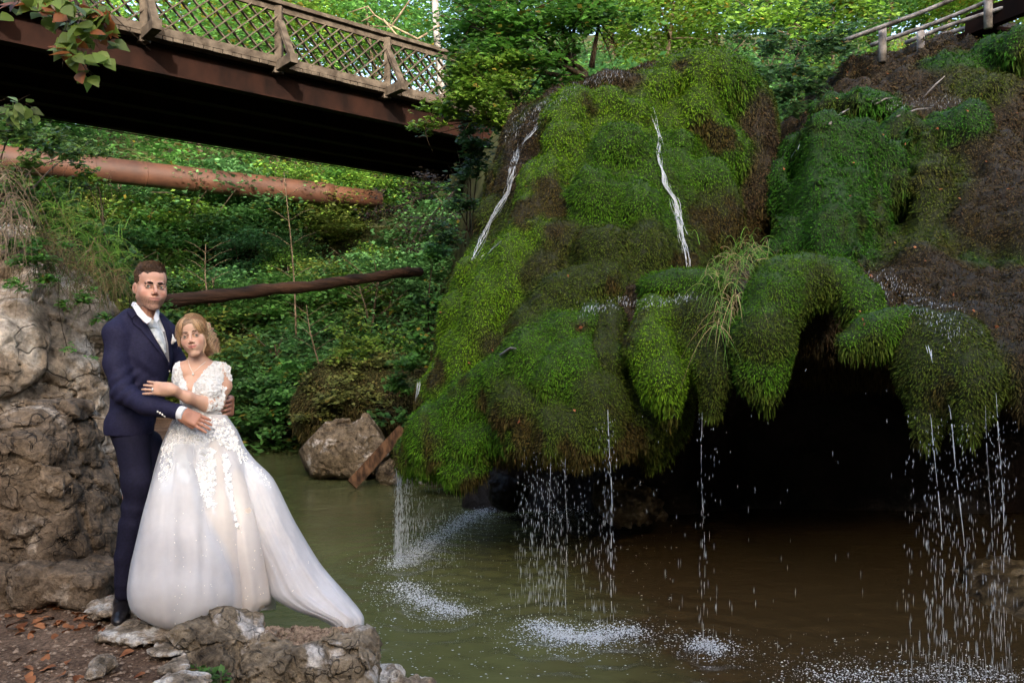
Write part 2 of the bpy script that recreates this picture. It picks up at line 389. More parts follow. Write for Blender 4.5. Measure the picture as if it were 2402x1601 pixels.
cl += [cap(PD(1905, 372, 8.4), PD(1880, 590, 7.9), mpx(92, 8.4), mpx(112, 7.9), 0.12, tint=DEEP), cap(PD(1975, 400, 8.4), PD(1965, 590, 8.0), mpx(70, 8.4), mpx(76, 8.0), 0.1, tint=DEEP),
       cap(PD(2060, 320, 8.6), PD(2070, 450, 8.5), mpx(58, 8.6), mpx(55, 8.5), 0.1, tint=DEEP), ell(PD(2190, 300, 8.5), (mpx(62, 8.5), 0.3, mpx(34, 8.5)), 0.1, tint=DEEP),
       ell(PD(1960, 245, 9.2), (mpx(85, 9.2), 0.35, mpx(34, 9.2)), 0.1, tint=DEEP), ell(PD(2230, 420, 8.6), (mpx(120, 8.6), 0.4, mpx(130, 8.6)), 0.25, tint=BRN),
       ell(PD(2200, 175, 9.8), (mpx(60, 9.8), 0.3, mpx(28, 9.8)), 0.1, tint=DEEP), ell(PD(2310, 130, 9.6), (mpx(60, 9.6), 0.4, mpx(45, 9.6)), 0.1, tint=DEEP), ell(PD(2240, 220, 9.4), (mpx(70, 9.4), 0.3, mpx(35, 9.4)), 0.1, tint=OLV),
       cap(PD(2150, 420, 8.3), PD(2160, 560, 8.1), mpx(60, 8.3), mpx(50, 8.1), 0.15, tint=OLV), ell(PD(2090, 600, 7.9), (0.45, 0.35, 0.3), 0.15, tint=OLV), ell(PD(2240, 640, 7.7), (0.45, 0.35, 0.22), 0.15, tint=DEEP)]
arch = [ell(PD(1800, 628, 6.0), (mpx(60, 6.0), 0.26, mpx(34, 6.0)), 0.1, tint=YEL)]
arch += chain([(PD(1925, 640, 5.9), mpx(42, 5.9)), (PD(1850, 640, 5.9), mpx(48, 5.9)), (PD(1785, 690, 5.8), mpx(66, 5.8)), (PD(1752, 780, 5.7), mpx(68, 5.7)), (PD(1752, 850, 5.7), mpx(52, 5.7)), (PD(1762, 905, 5.7), mpx(20, 5.7))], 0.08, tint=GRN)
arch += chain([(PD(1925, 640, 5.9), mpx(42, 5.9)), (PD(1975, 690, 5.8), mpx(46, 5.8)), (PD(2000, 720, 5.7), mpx(40, 5.7))], 0.08, tint=GRN)
arch += chain([(PD(2070, 745, 5.5), mpx(50, 5.5)), (PD(2000, 765, 5.4), mpx(46, 5.4)), (PD(1948, 785, 5.4), mpx(30, 5.4))], 0.06, tint=GRN)
arch += [cap(PD(1900, 670, 6.2), PD(1900, 700, 6.2), mpx(40, 6.2), mpx(30, 6.2), 0.08, tint=BRN)]
led = [ell(PD(1545, 660, 6.4), (mpx(75, 6.4), 0.3, mpx(36, 6.4)), 0.1, tint=GRN), ell(PD(1610, 655, 6.3), (mpx(60, 6.3), 0.3, mpx(30, 6.3)), 0.1, tint=GRN)]
led += chain([(PD(1500, 715, 6.1), mpx(46, 6.1)), (PD(1490, 790, 6.0), mpx(56, 6.0)), (PD(1520, 870, 5.9), mpx(52, 5.9)), (PD(1540, 935, 5.9), mpx(20, 5.9))], 0.08, tint=YEL)
led += chain([(PD(1590, 730, 6.1), mpx(60, 6.1)), (PD(1600, 820, 6.0), mpx(40, 6.0))], 0.1, tint=OLV)
led += chain([(PD(1650, 740, 6.0), mpx(46, 6.0)), (PD(1645, 850, 5.9), mpx(42, 5.9)), (PD(1635, 930, 5.9), mpx(22, 5.9))], 0.08, tint=OLV)
led += chain([(PD(1400, 735, 6.4), mpx(42, 6.4)), (PD(1395, 830, 6.2), mpx(46, 6.2)), (PD(1395, 960, 6.1), mpx(22, 6.1))], 0.08, tint=OLV)
cur = chain([(PD(2080, 760, 5.5), mpx(60, 5.5)), (PD(2120, 860, 5.3), mpx(62, 5.3)), (PD(2130, 985, 5.2), mpx(28, 5.2))], 0.1, tint=OLV)
cur += chain([(PD(2190, 790, 5.3), mpx(72, 5.3)), (PD(2220, 880, 5.1), mpx(70, 5.1)), (PD(2225, 975, 5.0), mpx(32, 5.0))], 0.1, tint=OLV)
cur += chain([(PD(2290, 800, 5.4), mpx(70, 5.4)), (PD(2330, 850, 5.2), mpx(60, 5.2)), (PD(2370, 900, 5.1), mpx(36, 5.1))], 0.1, tint=BRN)
cur += [ell(PD(2150, 730, 5.9), (mpx(120, 5.9), 0.5, mpx(30, 5.9)), 0.1, tint=BRN), ell(PD(2330, 760, 5.8), (mpx(120, 5.8), 0.6, mpx(40, 5.8)), 0.15, tint=BRN)]

def moss_disp(a, b, c):
    return lambda p: a * fbm(p * np.array([1, 1, .45]), 2.8, 2) + b * noise(p * np.array([1, 1, 0.3]), 7.0, 31) + c * noise(p, 19.0, 5)
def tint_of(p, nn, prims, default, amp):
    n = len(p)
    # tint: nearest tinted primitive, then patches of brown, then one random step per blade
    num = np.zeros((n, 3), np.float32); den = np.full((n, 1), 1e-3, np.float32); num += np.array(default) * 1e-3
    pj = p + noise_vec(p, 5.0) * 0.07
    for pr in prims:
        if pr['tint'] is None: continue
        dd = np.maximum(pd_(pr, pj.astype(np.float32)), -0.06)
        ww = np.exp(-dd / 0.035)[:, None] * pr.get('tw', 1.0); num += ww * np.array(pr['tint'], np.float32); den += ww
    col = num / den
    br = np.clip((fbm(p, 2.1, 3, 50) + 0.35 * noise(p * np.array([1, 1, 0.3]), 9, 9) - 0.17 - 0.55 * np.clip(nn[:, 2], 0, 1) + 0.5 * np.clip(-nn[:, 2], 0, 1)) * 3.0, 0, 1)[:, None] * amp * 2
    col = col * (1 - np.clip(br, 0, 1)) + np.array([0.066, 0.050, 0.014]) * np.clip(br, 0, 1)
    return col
def moss_blades(V, F, prims, dens, L, W, seed, default, zmin=-1, amp=0.35, sil=0.0):
    rs = np.random.RandomState(seed); N, fn = vnormals(V, F)
    cen = V[F].mean(1); area = np.linalg.norm(fn, axis=1) * 0.5; nrm = fn / (np.linalg.norm(fn, axis=1)[:, None] + 1e-12)
    dist2 = ((cen - np.array([0, 0, EYE])) ** 2).sum(1)
    tocam = (np.array([0, 0, EYE]) - cen) / np.sqrt(dist2)[:, None]
    w = area / dist2 * (((nrm * tocam).sum(1) > -0.35) * 1.0) * (cen[:, 2] > zmin)
    w *= (np.abs(cen[:, 0] / cen[:, 1]) < 0.76)
    n = int(dens * w.sum() * 50)
    f = rs.choice(len(F), n, p=w / w.sum())
    a, b = rs.rand(n, 1), rs.rand(n, 1); q = V[F[f]]
    p = (q[:, 0] * (1-a) + q[:, 1] * a) * (1-b) + (q[:, 3] * (1-a) + q[:, 2] * a) * b
    nn = nrm[f]; sc = np.sqrt(dist2[f])[:, None] / 7.0
    sc = sc * (0.6 + 0.8 * rs.rand(n, 1))
    d = nn * 0.75 + np.array([0, 0, -0.85]) + (rs.rand(n, 3) - 0.5) * 0.9
    und = np.clip(-nn[:, 2:3] - 0.25, 0, 1)
    d = d + np.array([0, 0, -2.0]) * und
    d /= np.linalg.norm(d, axis=1)[:, None]
    l = L * sc * (1 + 4.5 * und * rs.rand(n, 1)); wd = W * sc
    s = np.cross(d, nn + (rs.rand(n, 3) - 0.5) * 0.6); s /= np.linalg.norm(s, axis=1)[:, None] + 1e-9
    mid = p + d * l * 0.5 + nn * l * 0.12
    VV = np.stack([p - s * wd * 0.3 - nn * 0.01, mid - s * wd * 0.5, p + d * l, mid + s * wd * 0.5], 1)
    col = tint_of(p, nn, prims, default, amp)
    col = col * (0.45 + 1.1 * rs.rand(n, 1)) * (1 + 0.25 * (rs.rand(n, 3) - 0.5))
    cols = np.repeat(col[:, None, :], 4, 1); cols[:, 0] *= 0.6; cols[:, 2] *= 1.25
    Fb = np.arange(n * 4).reshape(n, 4)
    return VV.reshape(-1, 3), Fb, cols.reshape(-1, 3).astype(np.float32)
def noise_vec(p, s): return np.stack([noise(p, s, 3), noise(p, s, 11), noise(p, s, 23)], 1)
m_moss = mat_attr('moss', 0.7, 0.12, 0.25, 0.0)
m_core = mat_attr('wet_tufa_moss', 0.6, 0.3, 0.0, 0.8, 45)
_nt = m_core.node_tree; bump(_nt, _nt.nodes['Principled BSDF'], nz(_nt, coords(_nt), 60, 4), 1.0, 0.02)
MOSSY = {}
def mossy(name, label, cat, prims, h, dens, seed, disp, default=OLV, L=0.029, W=0.0075, amp=0.35, clip=None, k=None):
    V, F = surf_nets(prims, h, disp, 0.1, clip)
    V = smooth_vf(V, F, 1, 0.5)
    ctr = V.mean(0); root = empty(name, (ctr[0], ctr[1], V[:, 2].min()), label, cat)
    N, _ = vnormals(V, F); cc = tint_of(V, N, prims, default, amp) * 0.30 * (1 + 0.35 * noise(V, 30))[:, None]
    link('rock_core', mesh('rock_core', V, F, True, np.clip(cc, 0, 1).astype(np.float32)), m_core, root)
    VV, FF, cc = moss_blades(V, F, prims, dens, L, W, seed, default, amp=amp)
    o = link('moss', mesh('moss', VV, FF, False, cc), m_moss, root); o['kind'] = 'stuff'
    MOSSY[name] = (root, V, F)
    stamp('%s core %d blades %d' % (name, len(F), len(FF)))
    return root
D = 8500
D2 = 6500
mossy('moss_dome', 'great cone of bright green moss with thin water threads, under the wooden bridge', 'mossy rock', dome, 0.038, D, 1, moss_disp(0.06, 0.040, 0.026), amp=0.48)
mossy('rock_cliff', 'dark brown wet tufa cliff with green moss buttress at the right edge', 'cliff', cl, 0.047, D2, 2, moss_disp(0.13, 0.085, 0.05), BRN, amp=0.26, clip=((-3, 4.0, 0.9), (7.5, 14, 7.0)))
mossy('moss_arch', 'arch of bright green moss hanging like two paws over the black cave', 'mossy rock', arch, 0.028, D2, 3, moss_disp(0.03, 0.02, 0.012), L=0.030, amp=0.25)
mossy('moss_lobes', 'pair of ragged hanging moss lobes between the dome and the arch', 'mossy rock', led, 0.028, D2, 4, moss_disp(0.03, 0.02, 0.012), L=0.030, amp=0.45)
mossy('moss_curtain', 'olive and brown moss curtain dripping over the cave at far right', 'mossy rock', cur, 0.03, D2, 5, moss_disp(0.05, 0.03, 0.015), L=0.034, amp=0.45)

# cave behind: rock wall and roof closing the hollow
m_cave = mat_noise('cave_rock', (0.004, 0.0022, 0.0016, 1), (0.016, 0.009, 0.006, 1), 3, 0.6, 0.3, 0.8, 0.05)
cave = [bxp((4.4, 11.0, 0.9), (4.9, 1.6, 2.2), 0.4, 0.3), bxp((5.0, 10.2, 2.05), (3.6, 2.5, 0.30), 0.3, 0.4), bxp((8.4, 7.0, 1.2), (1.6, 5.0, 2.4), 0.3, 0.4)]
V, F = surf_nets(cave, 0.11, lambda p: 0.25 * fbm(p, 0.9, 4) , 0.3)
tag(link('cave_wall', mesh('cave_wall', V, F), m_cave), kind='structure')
# ------------------------------------------------------------------ pool
def grid_mesh(x0, x1, y0, y1, nx, ny, fz):
    X, Y = np.meshgrid(np.linspace(x0, x1, nx), np.linspace(y0, y1, ny)); Z = fz(X, Y)
    V = np.stack([X, Y, Z], -1).reshape(-1, 3)
    i = np.arange(nx * ny).reshape(ny, nx); F = np.stack([i[:-1, :-1], i[:-1, 1:], i[1:, 1:], i[1:, :-1]], -1).reshape(-1, 4)
    return V, F
m_water, nt, b = new_mat('pool_water', 0.06, 0.5)
co = coords(nt); b.inputs['IOR'].default_value = 1.33
sx = nd(nt, 'ShaderNodeSeparateXYZ'); nt.links.new(co, sx.inputs[0])   # shade on the cave side is painted red-brown into the water colour
cave_shade = nd(nt, 'ShaderNodeMath', operation='MULTIPLY_ADD'); nt.links.new(sx.outputs[0], cave_shade.inputs[0]); cave_shade.inputs[1].default_value = 0.5; nt.links.new(nz(nt, co, 0.8, 4), cave_shade.inputs[2])
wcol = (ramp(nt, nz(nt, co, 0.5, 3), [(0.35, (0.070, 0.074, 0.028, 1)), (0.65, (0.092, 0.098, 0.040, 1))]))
nt.links.new(mixc(nt, ramp(nt, cave_shade.outputs[0], [(0.55, g(0)), (1.3, g(0.9))]), wcol, (0.036, 0.020, 0.009, 1)), b.inputs['Base Color'])
V, F = grid_mesh(-14, 12, 1.0, 20, 420, 420, lambda X, Y: 0.004 * noise(np.stack([X, Y * 1.6, 0 * X], -1), 3.0))
spl = [PD(900, 1290, 1), PD(1000, 1390, 1)]
def wave(X, Y):
    z = 0.006 * noise(np.stack([X, Y * 1.5, 0 * X], -1), 4.0) + 0.003 * noise(np.stack([X, Y * 1.5, 0 * X], -1), 11.0)
    for (px, py, a) in ((930, 1300, 0.010), (1000, 1395, 0.010), (1260, 1450, .010), (1410, 1465, .010), (1640, 1500, .010), (2200, 1620, .012), (1130, 1190, .006), (1260, 1165, 0.006)):
        d = EYE * FN / ((py * 1.0213) - 800.5); cx = (px * 1.0213 - 1201) / FN * d
        r = np.sqrt((X - cx) ** 2 + (Y - d) ** 2)
        z = z + a * np.sin(r * 26) * np.exp(-r * 1.6)
    return z
V, F = grid_mesh(-14, 12, 1.0, 20, 620, 620, wave)
bump(nt, b, nz(nt, coords(nt, (1, 1.6, 1)), 7, 5, 0.6), 0.35, 0.02)
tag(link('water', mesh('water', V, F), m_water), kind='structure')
# ------------------------------------------------------------------ terrain: hillside behind, added sun blocker behind the camera
def sg(x): return 1 / (1 + np.exp(-np.clip(x, -30, 30)))
def hill(X, Y):
    n = np.stack([X, Y, 0 * X], -1)
    h1 = -0.7 + (Y - 15.0) * 0.62 + 0.6 * fbm(n, 0.35, 3)
    h1 = np.minimum(h1, 12 + (Y - 40) * 0.05)
    h2 = -2 + (6.1 + np.clip(Y - 11, -1, 60) * 0.42) * sg((X + 0.9 + 0.10 * (Y - 12)) / 0.35) * sg((Y - 10.6) / 0.25)
    h3 = -2 + (5.2 + 0.12 * (Y - 7)) * sg((-X - 5.3 - 0.33 * (Y - 7)) / 0.4) * sg((Y - 5.5) / .3)
    h4 = -1.5 + 14 * sg((X - 12.5 + 0.4 * fbm(n, .3, 3)) / 1.6)
    h5 = -1.5 + 14 * sg((-X - 13.0 - 0.5 * np.clip(Y - 5, 0, 50)) / 1.6)
    h6 = -1.0 + 1.45 * sg((-0.2 - Y) / 0.5)
    return np.maximum.reduce([h1, h2, h3, h4, h5, h6]) + 0.25 * fbm(n, 0.9, 3, 5) * sg((Y - 3) / .5)
V, F = grid_mesh(-45, 45, -30, 70, 300, 330, hill)
m_hill = mat_noise('forest_floor', (0.012, 0.014, 0.006, 1), (0.045, 0.050, 0.018, 1), 1.5, 0.9, 0.1, 0.6, 0.05)
tag(link('hills', mesh('hills', V, F), m_hill), kind='structure')
# added wall, out of view: blocks the sun but for a flash-like beam
WY = -26.0
us = np.linspace(-17, 24, 140); ws = np.linspace(-1, 22.8, 94)
U, Wz = np.meshgrid(us, ws)
Yw = WY - 0.30 * Wz + 0.8 * fbm(np.stack([U, Wz, 0 * U], -1), 0.3, 3) - 0.02 * U * U * 0
V = np.stack([U, Yw, Wz], -1).reshape(-1, 3)
i = np.arange(U.size).reshape(U.shape); F = np.stack([i[:-1, :-1], i[:-1, 1:], i[1:, 1:], i[1:, :-1]], -1).reshape(-1, 4)
def beam_to_wall(p):            # follow the sun ray back from p to the wall
    p = np.asarray(p, float); s = np.array(to_sun)
    for _ in range(40):
        t = ((WY - 0.30 * p[2]) - p[1]) / (s[1] + 0.30 * s[2]); q = p + s * t; p = p + s * t
    return p
c1 = beam_to_wall((-1.95, 4.1, 1.85))
cc = V[F].mean(1)
dd = ((cc[:, 0] - c1[0]) / 1.15) ** 2 + ((cc[:, 2] - c1[2]) / 1.0) ** 2
F = F[(dd > 1)]
V2 = V + np.array([0, -1.2, 0]); n0 = len(V)
tag(link('sun_blocker', mesh('sun_blocker', np.vstack([V, V2]), np.vstack([F, F + n0])), m_hill), kind='structure')

# ------------------------------------------------------------------ foliage
m_leaf = mat_attr('leaf', 0.45, 0.4, 0.45, 0.0)
m_bark = mat_noise('bark', (0.030, 0.020, 0.012, 1), (0.10, 0.075, 0.050, 1), 14, 0.9, 0.2, 0.6, 0.01, (1, 1, 0.25))
m_pale_bark = mat_noise('pale_bark', (0.20, 0.17, 0.14, 1), (0.50, 0.46, 0.40, 1), 9, 0.9, 0.2, 0.5, 0.01, (1, 1, 0.4))
def leaves(p, n_up, size, rs, col, colvar=0.35, aspect=0.6, droop=0.35, yellow=0.0):
    n = len(p); sz = size * (0.6 + 0.8 * rs.rand(n, 1))
    up = n_up + (rs.rand(n, 3) - 0.5) * 1.1; up /= np.linalg.norm(up, axis=1)[:, None]
    a = rs.rand(n) * 2 * math.pi; d = np.stack([np.cos(a), np.sin(a), -droop - 0.5 * rs.rand(n)], 1)
    d -= up * (d * up).sum(1)[:, None]; d /= np.linalg.norm(d, axis=1)[:, None] + 1e-9
    s = np.cross(up, d)
    q = [p, p + d * sz * 0.45 + s * sz * aspect * 0.5 + up * sz * 0.06, p + d * sz, p + d * sz * 0.45 - s * sz * aspect * 0.5 + up * sz * 0.06]
    V = np.stack(q, 1).reshape(-1, 3)
    c = np.array(col)[None] * (1 + colvar * (rs.rand(n, 1) * 2 - 1)) * (1 + 0.15 * (rs.rand(n, 3) - 0.5))
    if yellow:
        m = rs.rand(n) < yellow; c[m] = np.array([0.24, 0.19, 0.03]) * (0.6 + 0.6 * rs.rand(m.sum(), 1))
    return V, np.arange(4 * n).reshape(n, 4), np.repeat(c, 4, 0).astype(np.float32)
def crown_pts(n, rad, rs, clumps=40, spread=0.28, shell=0.55, layered=True):
    c = rs.randn(clumps, 3); c /= np.linalg.norm(c, axis=1)[:, None]; c *= (shell + (1 - shell) * rs.rand(clumps, 1)) ** 1.0
    c[:, 2] *= 0.95; k = rs.randint(0, clumps, n)
    sc = (0.5 + rs.rand(clumps, 1))[k] * spread
    o = rs.randn(n, 3) * np.array([1, 1, 0.35 if layered else 0.8]) * sc
    return (c[k] + o) * np.asarray(rad)
def make_tree(name, rad, n, size, col, seed, trunk_h, trunk_r, clumps=40, spread=0.28, bark=None, yellow=0.03, stems=1, aspect=0.62, colvar=0.4, shell=0.55):
    rs = np.random.RandomState(seed); root = empty(name, (0, 0, 0)); rad = np.array(rad, float)
    p = crown_pts(n, rad, rs, clumps, spread, shell) + np.array([0, 0, trunk_h])
    # each clump its own shade of green
    V, F, c = leaves(p, np.array([0, 0, 1.0]), size, rs, col, colvar, aspect, yellow=yellow)
    sh = 1 + 0.55 * noise(p, 1.6 / rad.mean() * 1.6, seed); c *= np.repeat(sh[:, None], 4, 0)
    crown = link('crown', mesh('crown', V, F, False, np.clip(c, 0, 1)), m_leaf, root)
    mb = MB()
    for s in range(stems):
        a = rs.rand() * 6.28; b0 = np.array([math.cos(a), math.sin(a), 0]) * (0.15 * (stems > 1)); e = np.array([rs.randn() * 0.3, rs.randn() * 0.3, 0.7]) * rad * 0.8 + np.array([0, 0, trunk_h])
        pts = np.array([b0 + (e - b0) * t + np.array([math.sin(t * 5 + s), math.cos(t * 4 + s), 0]) * 0.05 * rad[0] * t for t in np.linspace(0, 1, 7)]); pts[0, 2] -= 0.4
        mb.tube(pts, np.linspace(trunk_r, trunk_r * 0.3, 7), 6)
        for _ in range(5):
            i = rs.randint(2, 6); q = pts[i]; t = q + rs.randn(3) * rad * 0.45 + np.array([0, 0, 0.25]) * rad
            mb.tube([q, (q + t) / 2 + rs.randn(3) * 0.04, t], [trunk_r * 0.4, trunk_r * 0.25, trunk_r * 0.1], 5)
    mb.obj('trunk', bark or m_bark, root, True)
    return root
def dup(root, loc, rz=0.0, sc=(1, 1, 1), label=None, group=None, cat=None):
    r = root.copy(); C.objects.link(r); r.location = [float(v) for v in loc]; r.rotation_euler = (0, 0, rz); r.scale = sc
    for ch in root.children:
        c = ch.copy(); C.objects.link(c); c.parent = r
    tag(r, label, cat, group)
    return r
GA, GB, GC, GD = (0.100, 0.240, 0.055), (0.150, 0.275, 0.040), (0.085, 0.200, 0.065), (0.175, 0.235, 0.045)
protos = [make_tree('leafy_shrub', (1.5, 1.5, 1.1), 5200, 0.13, GA, 11, 1.2, 0.04, 46, 0.24, stems=3),
          make_tree('leafy_shrub', (1.4, 1.4, 1.3), 5600, 0.12, GB, 12, 1.3, 0.04, 50, 0.22, stems=3, yellow=0.05),
          make_tree('leafy_shrub', (1.6, 1.6, 1.2), 5200, 0.13, GC, 13, 1.3, 0.05, 44, 0.26, stems=2, yellow=0.01),
          make_tree('leafy_shrub', (1.3, 1.3, 1.0), 4600, 0.11, GD, 14, 1.0, 0.03, 40, 0.24, stems=3, yellow=0.06)]
tall = [make_tree('forest_tree', (2.6, 2.6, 3.2), 9000, 0.17, GA, 21, 5.5, 0.14, 70, 0.22, yellow=0.04),
        make_tree('forest_tree', (2.8, 2.8, 3.0), 9000, 0.18, GB, 22, 5.8, 0.16, 70, 0.24, yellow=0.08),
        make_tree('forest_tree', (2.4, 2.4, 3.4), 8000, 0.17, GC, 23, 5.2, 0.12, 60, 0.24, yellow=0.02)]
def ground_z(x, y): return float(hill(np.array([x]), np.array([y]))[0])
rs = np.random.RandomState(5); cnt = 0
def place(protos_, used, x, y, z, s, label, group, cat):
    global cnt
    i = rs.randint(len(protos_)); pr = protos_[i]
    sc = (s * (0.85 + 0.3 * rs.rand()), s * (0.85 + 0.3 * rs.rand()), s * (0.8 + 0.4 * rs.rand()))
    if (id(pr) not in used):
        used.add(id(pr)); pr.location = (x, y, z); pr.scale = sc; pr.rotation_euler.z = rs.rand() * 6.28; tag(pr, label, cat, group); return pr
    return dup(pr, (x, y, z), rs.rand() * 6.28, sc, label, group, cat)
ORD = ['first', 'second', 'third', 'fourth', 'fifth', 'sixth', 'seventh', 'eighth', 'ninth', 'tenth', 'eleventh', 'twelfth', 'thirteenth', 'fourteenth', 'fifteenth', 'sixteenth', 'seventeenth', 'eighteenth']
def nth(k): return ORD[min(k, 17)]
used = set()
# slope facing the pool, seen under the bridge
for row, Y in enumerate(np.arange(15.8, 27, 1.25)):
    k = 0
    for X in np.arange(-0.72 * Y, 0.5, 2.0):
        x = X + rs.randn() * 0.4; y = Y + rs.randn() * 0.3
        if ground_z(x, y) > .6 + max(0, y - 15) * .62 + .8: continue
        Yp = 19.95 + (x + 12) * 0.68
        sm = (2 + 3.75 * y / Yp - ground_z(x, y) + .5) / 3.5 if x < -2.5 and y < Yp + .6 else 9
        if sm < .15: continue
        place(protos, used, x, y, ground_z(x, y) - 0.5, min(sm, 0.85 + 0.35 * rs.rand()), 'leafy shrub %s the far slope, %s from left' % (('at the waterline of', 'just above the waterline of', 'on the lowest step of', 'behind the log on', 'on the lower half of', 'on the middle of', 'level with the pipe on', 'above the pipe on', 'at the top edge of')[row % 9], nth(k)), 'shrubs in the thicket across the pool', 'shrub'); k += 1
for k, x in enumerate(np.arange(-15, -3.2, 1.15)):
    for r_ in range(2):
        y = 18.3 + (x + 14.4) * .674 + 1.3 + 1.6 * r_ + .3 * rs.randn(); place(protos, used, x, y, ground_z(x, y) - .3, .8 + .3 * rs.rand(), 'leafy shrub just behind the rusty pipe in the %s row, %s from left' % (('near', 'far')[r_], nth(k)), 'shrubs in the thicket across the pool', 'shrub')
# upper slope right, above the falls
for row, Y in enumerate(np.arange(13.5, 26, 1.7)):
    k = 0
    for X in np.arange(-0.5, 0.68 * Y, 2.1):
        x = X + rs.randn() * 0.4; y = Y + rs.randn() * 0.3
        if x < 1.0 and y < 19.5: continue
        place(protos, used, x, y, ground_z(x, y) - 0.7, 0.55 + 0.3 * rs.rand(), 'low green shrub %s above the mossy falls, %s from the left' % (('right behind the rim', 'in the second row', 'in the third row', 'in the fourth row', 'in the fifth row', 'in the sixth row', 'in the seventh row', 'in the last row')[row % 8], nth(k)), 'shrubs on the slope above the falls', 'shrub'); k += 1
us2 = set()
for Y, s in ((22.5, .75), (25, 1.0), (29, 1.1), (34, 1.2)):
    k = 0
    for X in np.arange(-0.72 * Y, 0.72 * Y, 4.2):
        x = X + rs.randn() * 0.8; y = Y + rs.randn() * 0.8
        if x < -1 and y < 19.95 + (x + 12) * .68 + 2.8: continue
        place(tall, us2, x, y, ground_z(x, y) - 1.5, s, 'tall forest tree in the %s row at the slope top, %s from left' % ({22.5: 'nearest', 25: 'second', 29: 'third', 34: 'farthest'}[Y], nth(k)), 'forest trees along the top of the slope', 'tree'); k += 1
stamp('forest')

# added leaf screen in the blocker's hole: dims the sun that reaches the couple
rs = np.random.RandomState(77)
scr = empty('sun_screen', (c1[0], WY - 6, 0), 'added leaf screen dimming the sun in the hole of the sun blocker', 'tree')
p = np.array(c1) + rs.randn(7800, 3) * np.array([0.95, 0.5, 0.95])
V, F, c = leaves(p, np.array([0, 0, 1.0]), 0.13, rs, GA, 0.3, 0.6)
link('crown', mesh('crown', V, F, False, c), m_leaf, scr)
mb = MB(); mb.tube([np.array([c1[0], c1[1] + .2, c1[2] - 7]), np.array([c1[0] + .1, c1[1] + .2, c1[2] - 3]), np.array([c1[0], c1[1], c1[2]])], [0.18, 0.12, 0.04], 8); mb.obj('trunk', m_bark, scr, True)
# ------------------------------------------------------------------ footbridge
m_wood = mat_noise('weathered_wood', (0.028, 0.020, 0.013, 1), (0.080, 0.062, 0.045, 1), 6, 0.85, 0.2, 0.7, 0.01, (1, 1, 1), 8)
m_rust = mat_noise('rusty_steel', (0.004, 0.0018, 0.0012, 1), (0.016, 0.006, 0.0035, 1), 2.2, 0.85, 0.08, 0.3, 0.01, (1, 1, 0.5), 8)
m_pipe = mat_noise('rusty_pipe', (0.032, 0.012, 0.006, 1), (0.070, 0.027, 0.013, 1), 1.6, 0.62, 0.35, 0.25, 0.01, (1, 1, 1), 9)
U_ = np.array([0.757, 0.653, 0]); U_ /= np.linalg.norm(U_); OUT = np.array([U_[1], -U_[0], 0])
B0 = np.array([-6.15, 13.34, 0.0])
def bp(t, out=0.0, z=0.0): return B0 + U_ * t + OUT * out + np.array([0, 0, z])
br = empty('footbridge', bp(-1, -2.3, 6.6), 'long wooden footbridge with lattice railing on rusty steel girders', 'bridge')
TA, TB = -9.0, 9.6
for k, o in enumerate((-0.25, -1.4, -2.5, -3.5, -4.5)):
    mb = MB(); mb.beam(bp(TA, o, 6.85), bp(TB, o, 6.85), 0.03, 0.50); mb.beam(bp(TA, o, 6.60), bp(TB, o, 6.60), 0.22, 0.03); mb.beam(bp(TA, o, 7.085), bp(TB, o, 7.085), 0.22, 0.03)
    mb.obj('girder', m_rust, br)
mb = MB(); rs = np.random.RandomState(3)
for t in np.arange(TA, TB, 0.17): mb.beam(bp(t, 0.05 + 0.04 * rs.rand(), 7.135), bp(t, -4.8, 7.135), 0.155, 0.06)
mb.obj('deck', m_wood, br)
mb = MB(); mb.beam(bp(TA, -4.7, 6.58), bp(TB, -4.7, 6.58), .02, .02); mb.beam(bp(TA, 0.02, 7.24), bp(TB - 2.2, 0.02, 7.24), 0.09, 0.13); mb.obj('bottom_rail', m_wood, br)
mb = MB(); mb.beam(bp(TA, 0.03, 8.30), bp(TB - 2.6, 0.03, 8.30), 0.16, 0.07); mb.beam(bp(TA, 0.0, 8.20), bp(TB - 2.6, 0.0, 8.20), 0.06, 0.11); mb.obj('top_rail', m_wood, br)
for k in range(-3, 3):
    t = 2.36 * k
    mb = MB(); mb.beam(bp(t, 0.02, 7.0), bp(t, 0.02, 8.24), 0.13, 0.13, up=(1, 0, 0)); mb.obj('post', m_wood, br)
    mb = MB(); mb.beam(bp(t, -0.5, 7.12), bp(t, 0.66, 7.12), 0.15, 0.17); o = mb.obj('outrigger', m_wood, br)
    mb = MB(); mb.beam(bp(t, 0.55, 7.20), bp(t, 0.07, 7.95), 0.12, 0.07); mb.obj('brace', m_wood, br)
mb = MB()
for t in np.arange(TA, TB - 3.4, 0.30):
    for s, o in ((1, 0.045), (-1, -0.045)):
        a = bp(t, o, 7.28); b_ = bp(t + 0.92, o, 8.16)
        if s < 0: a, b_ = bp(t, o, 8.16), bp(t + 0.92, o, 7.28)
        mb.beam(a, b_, 0.022, 0.062, up=OUT)
mb.obj('lattice', m_wood, br)

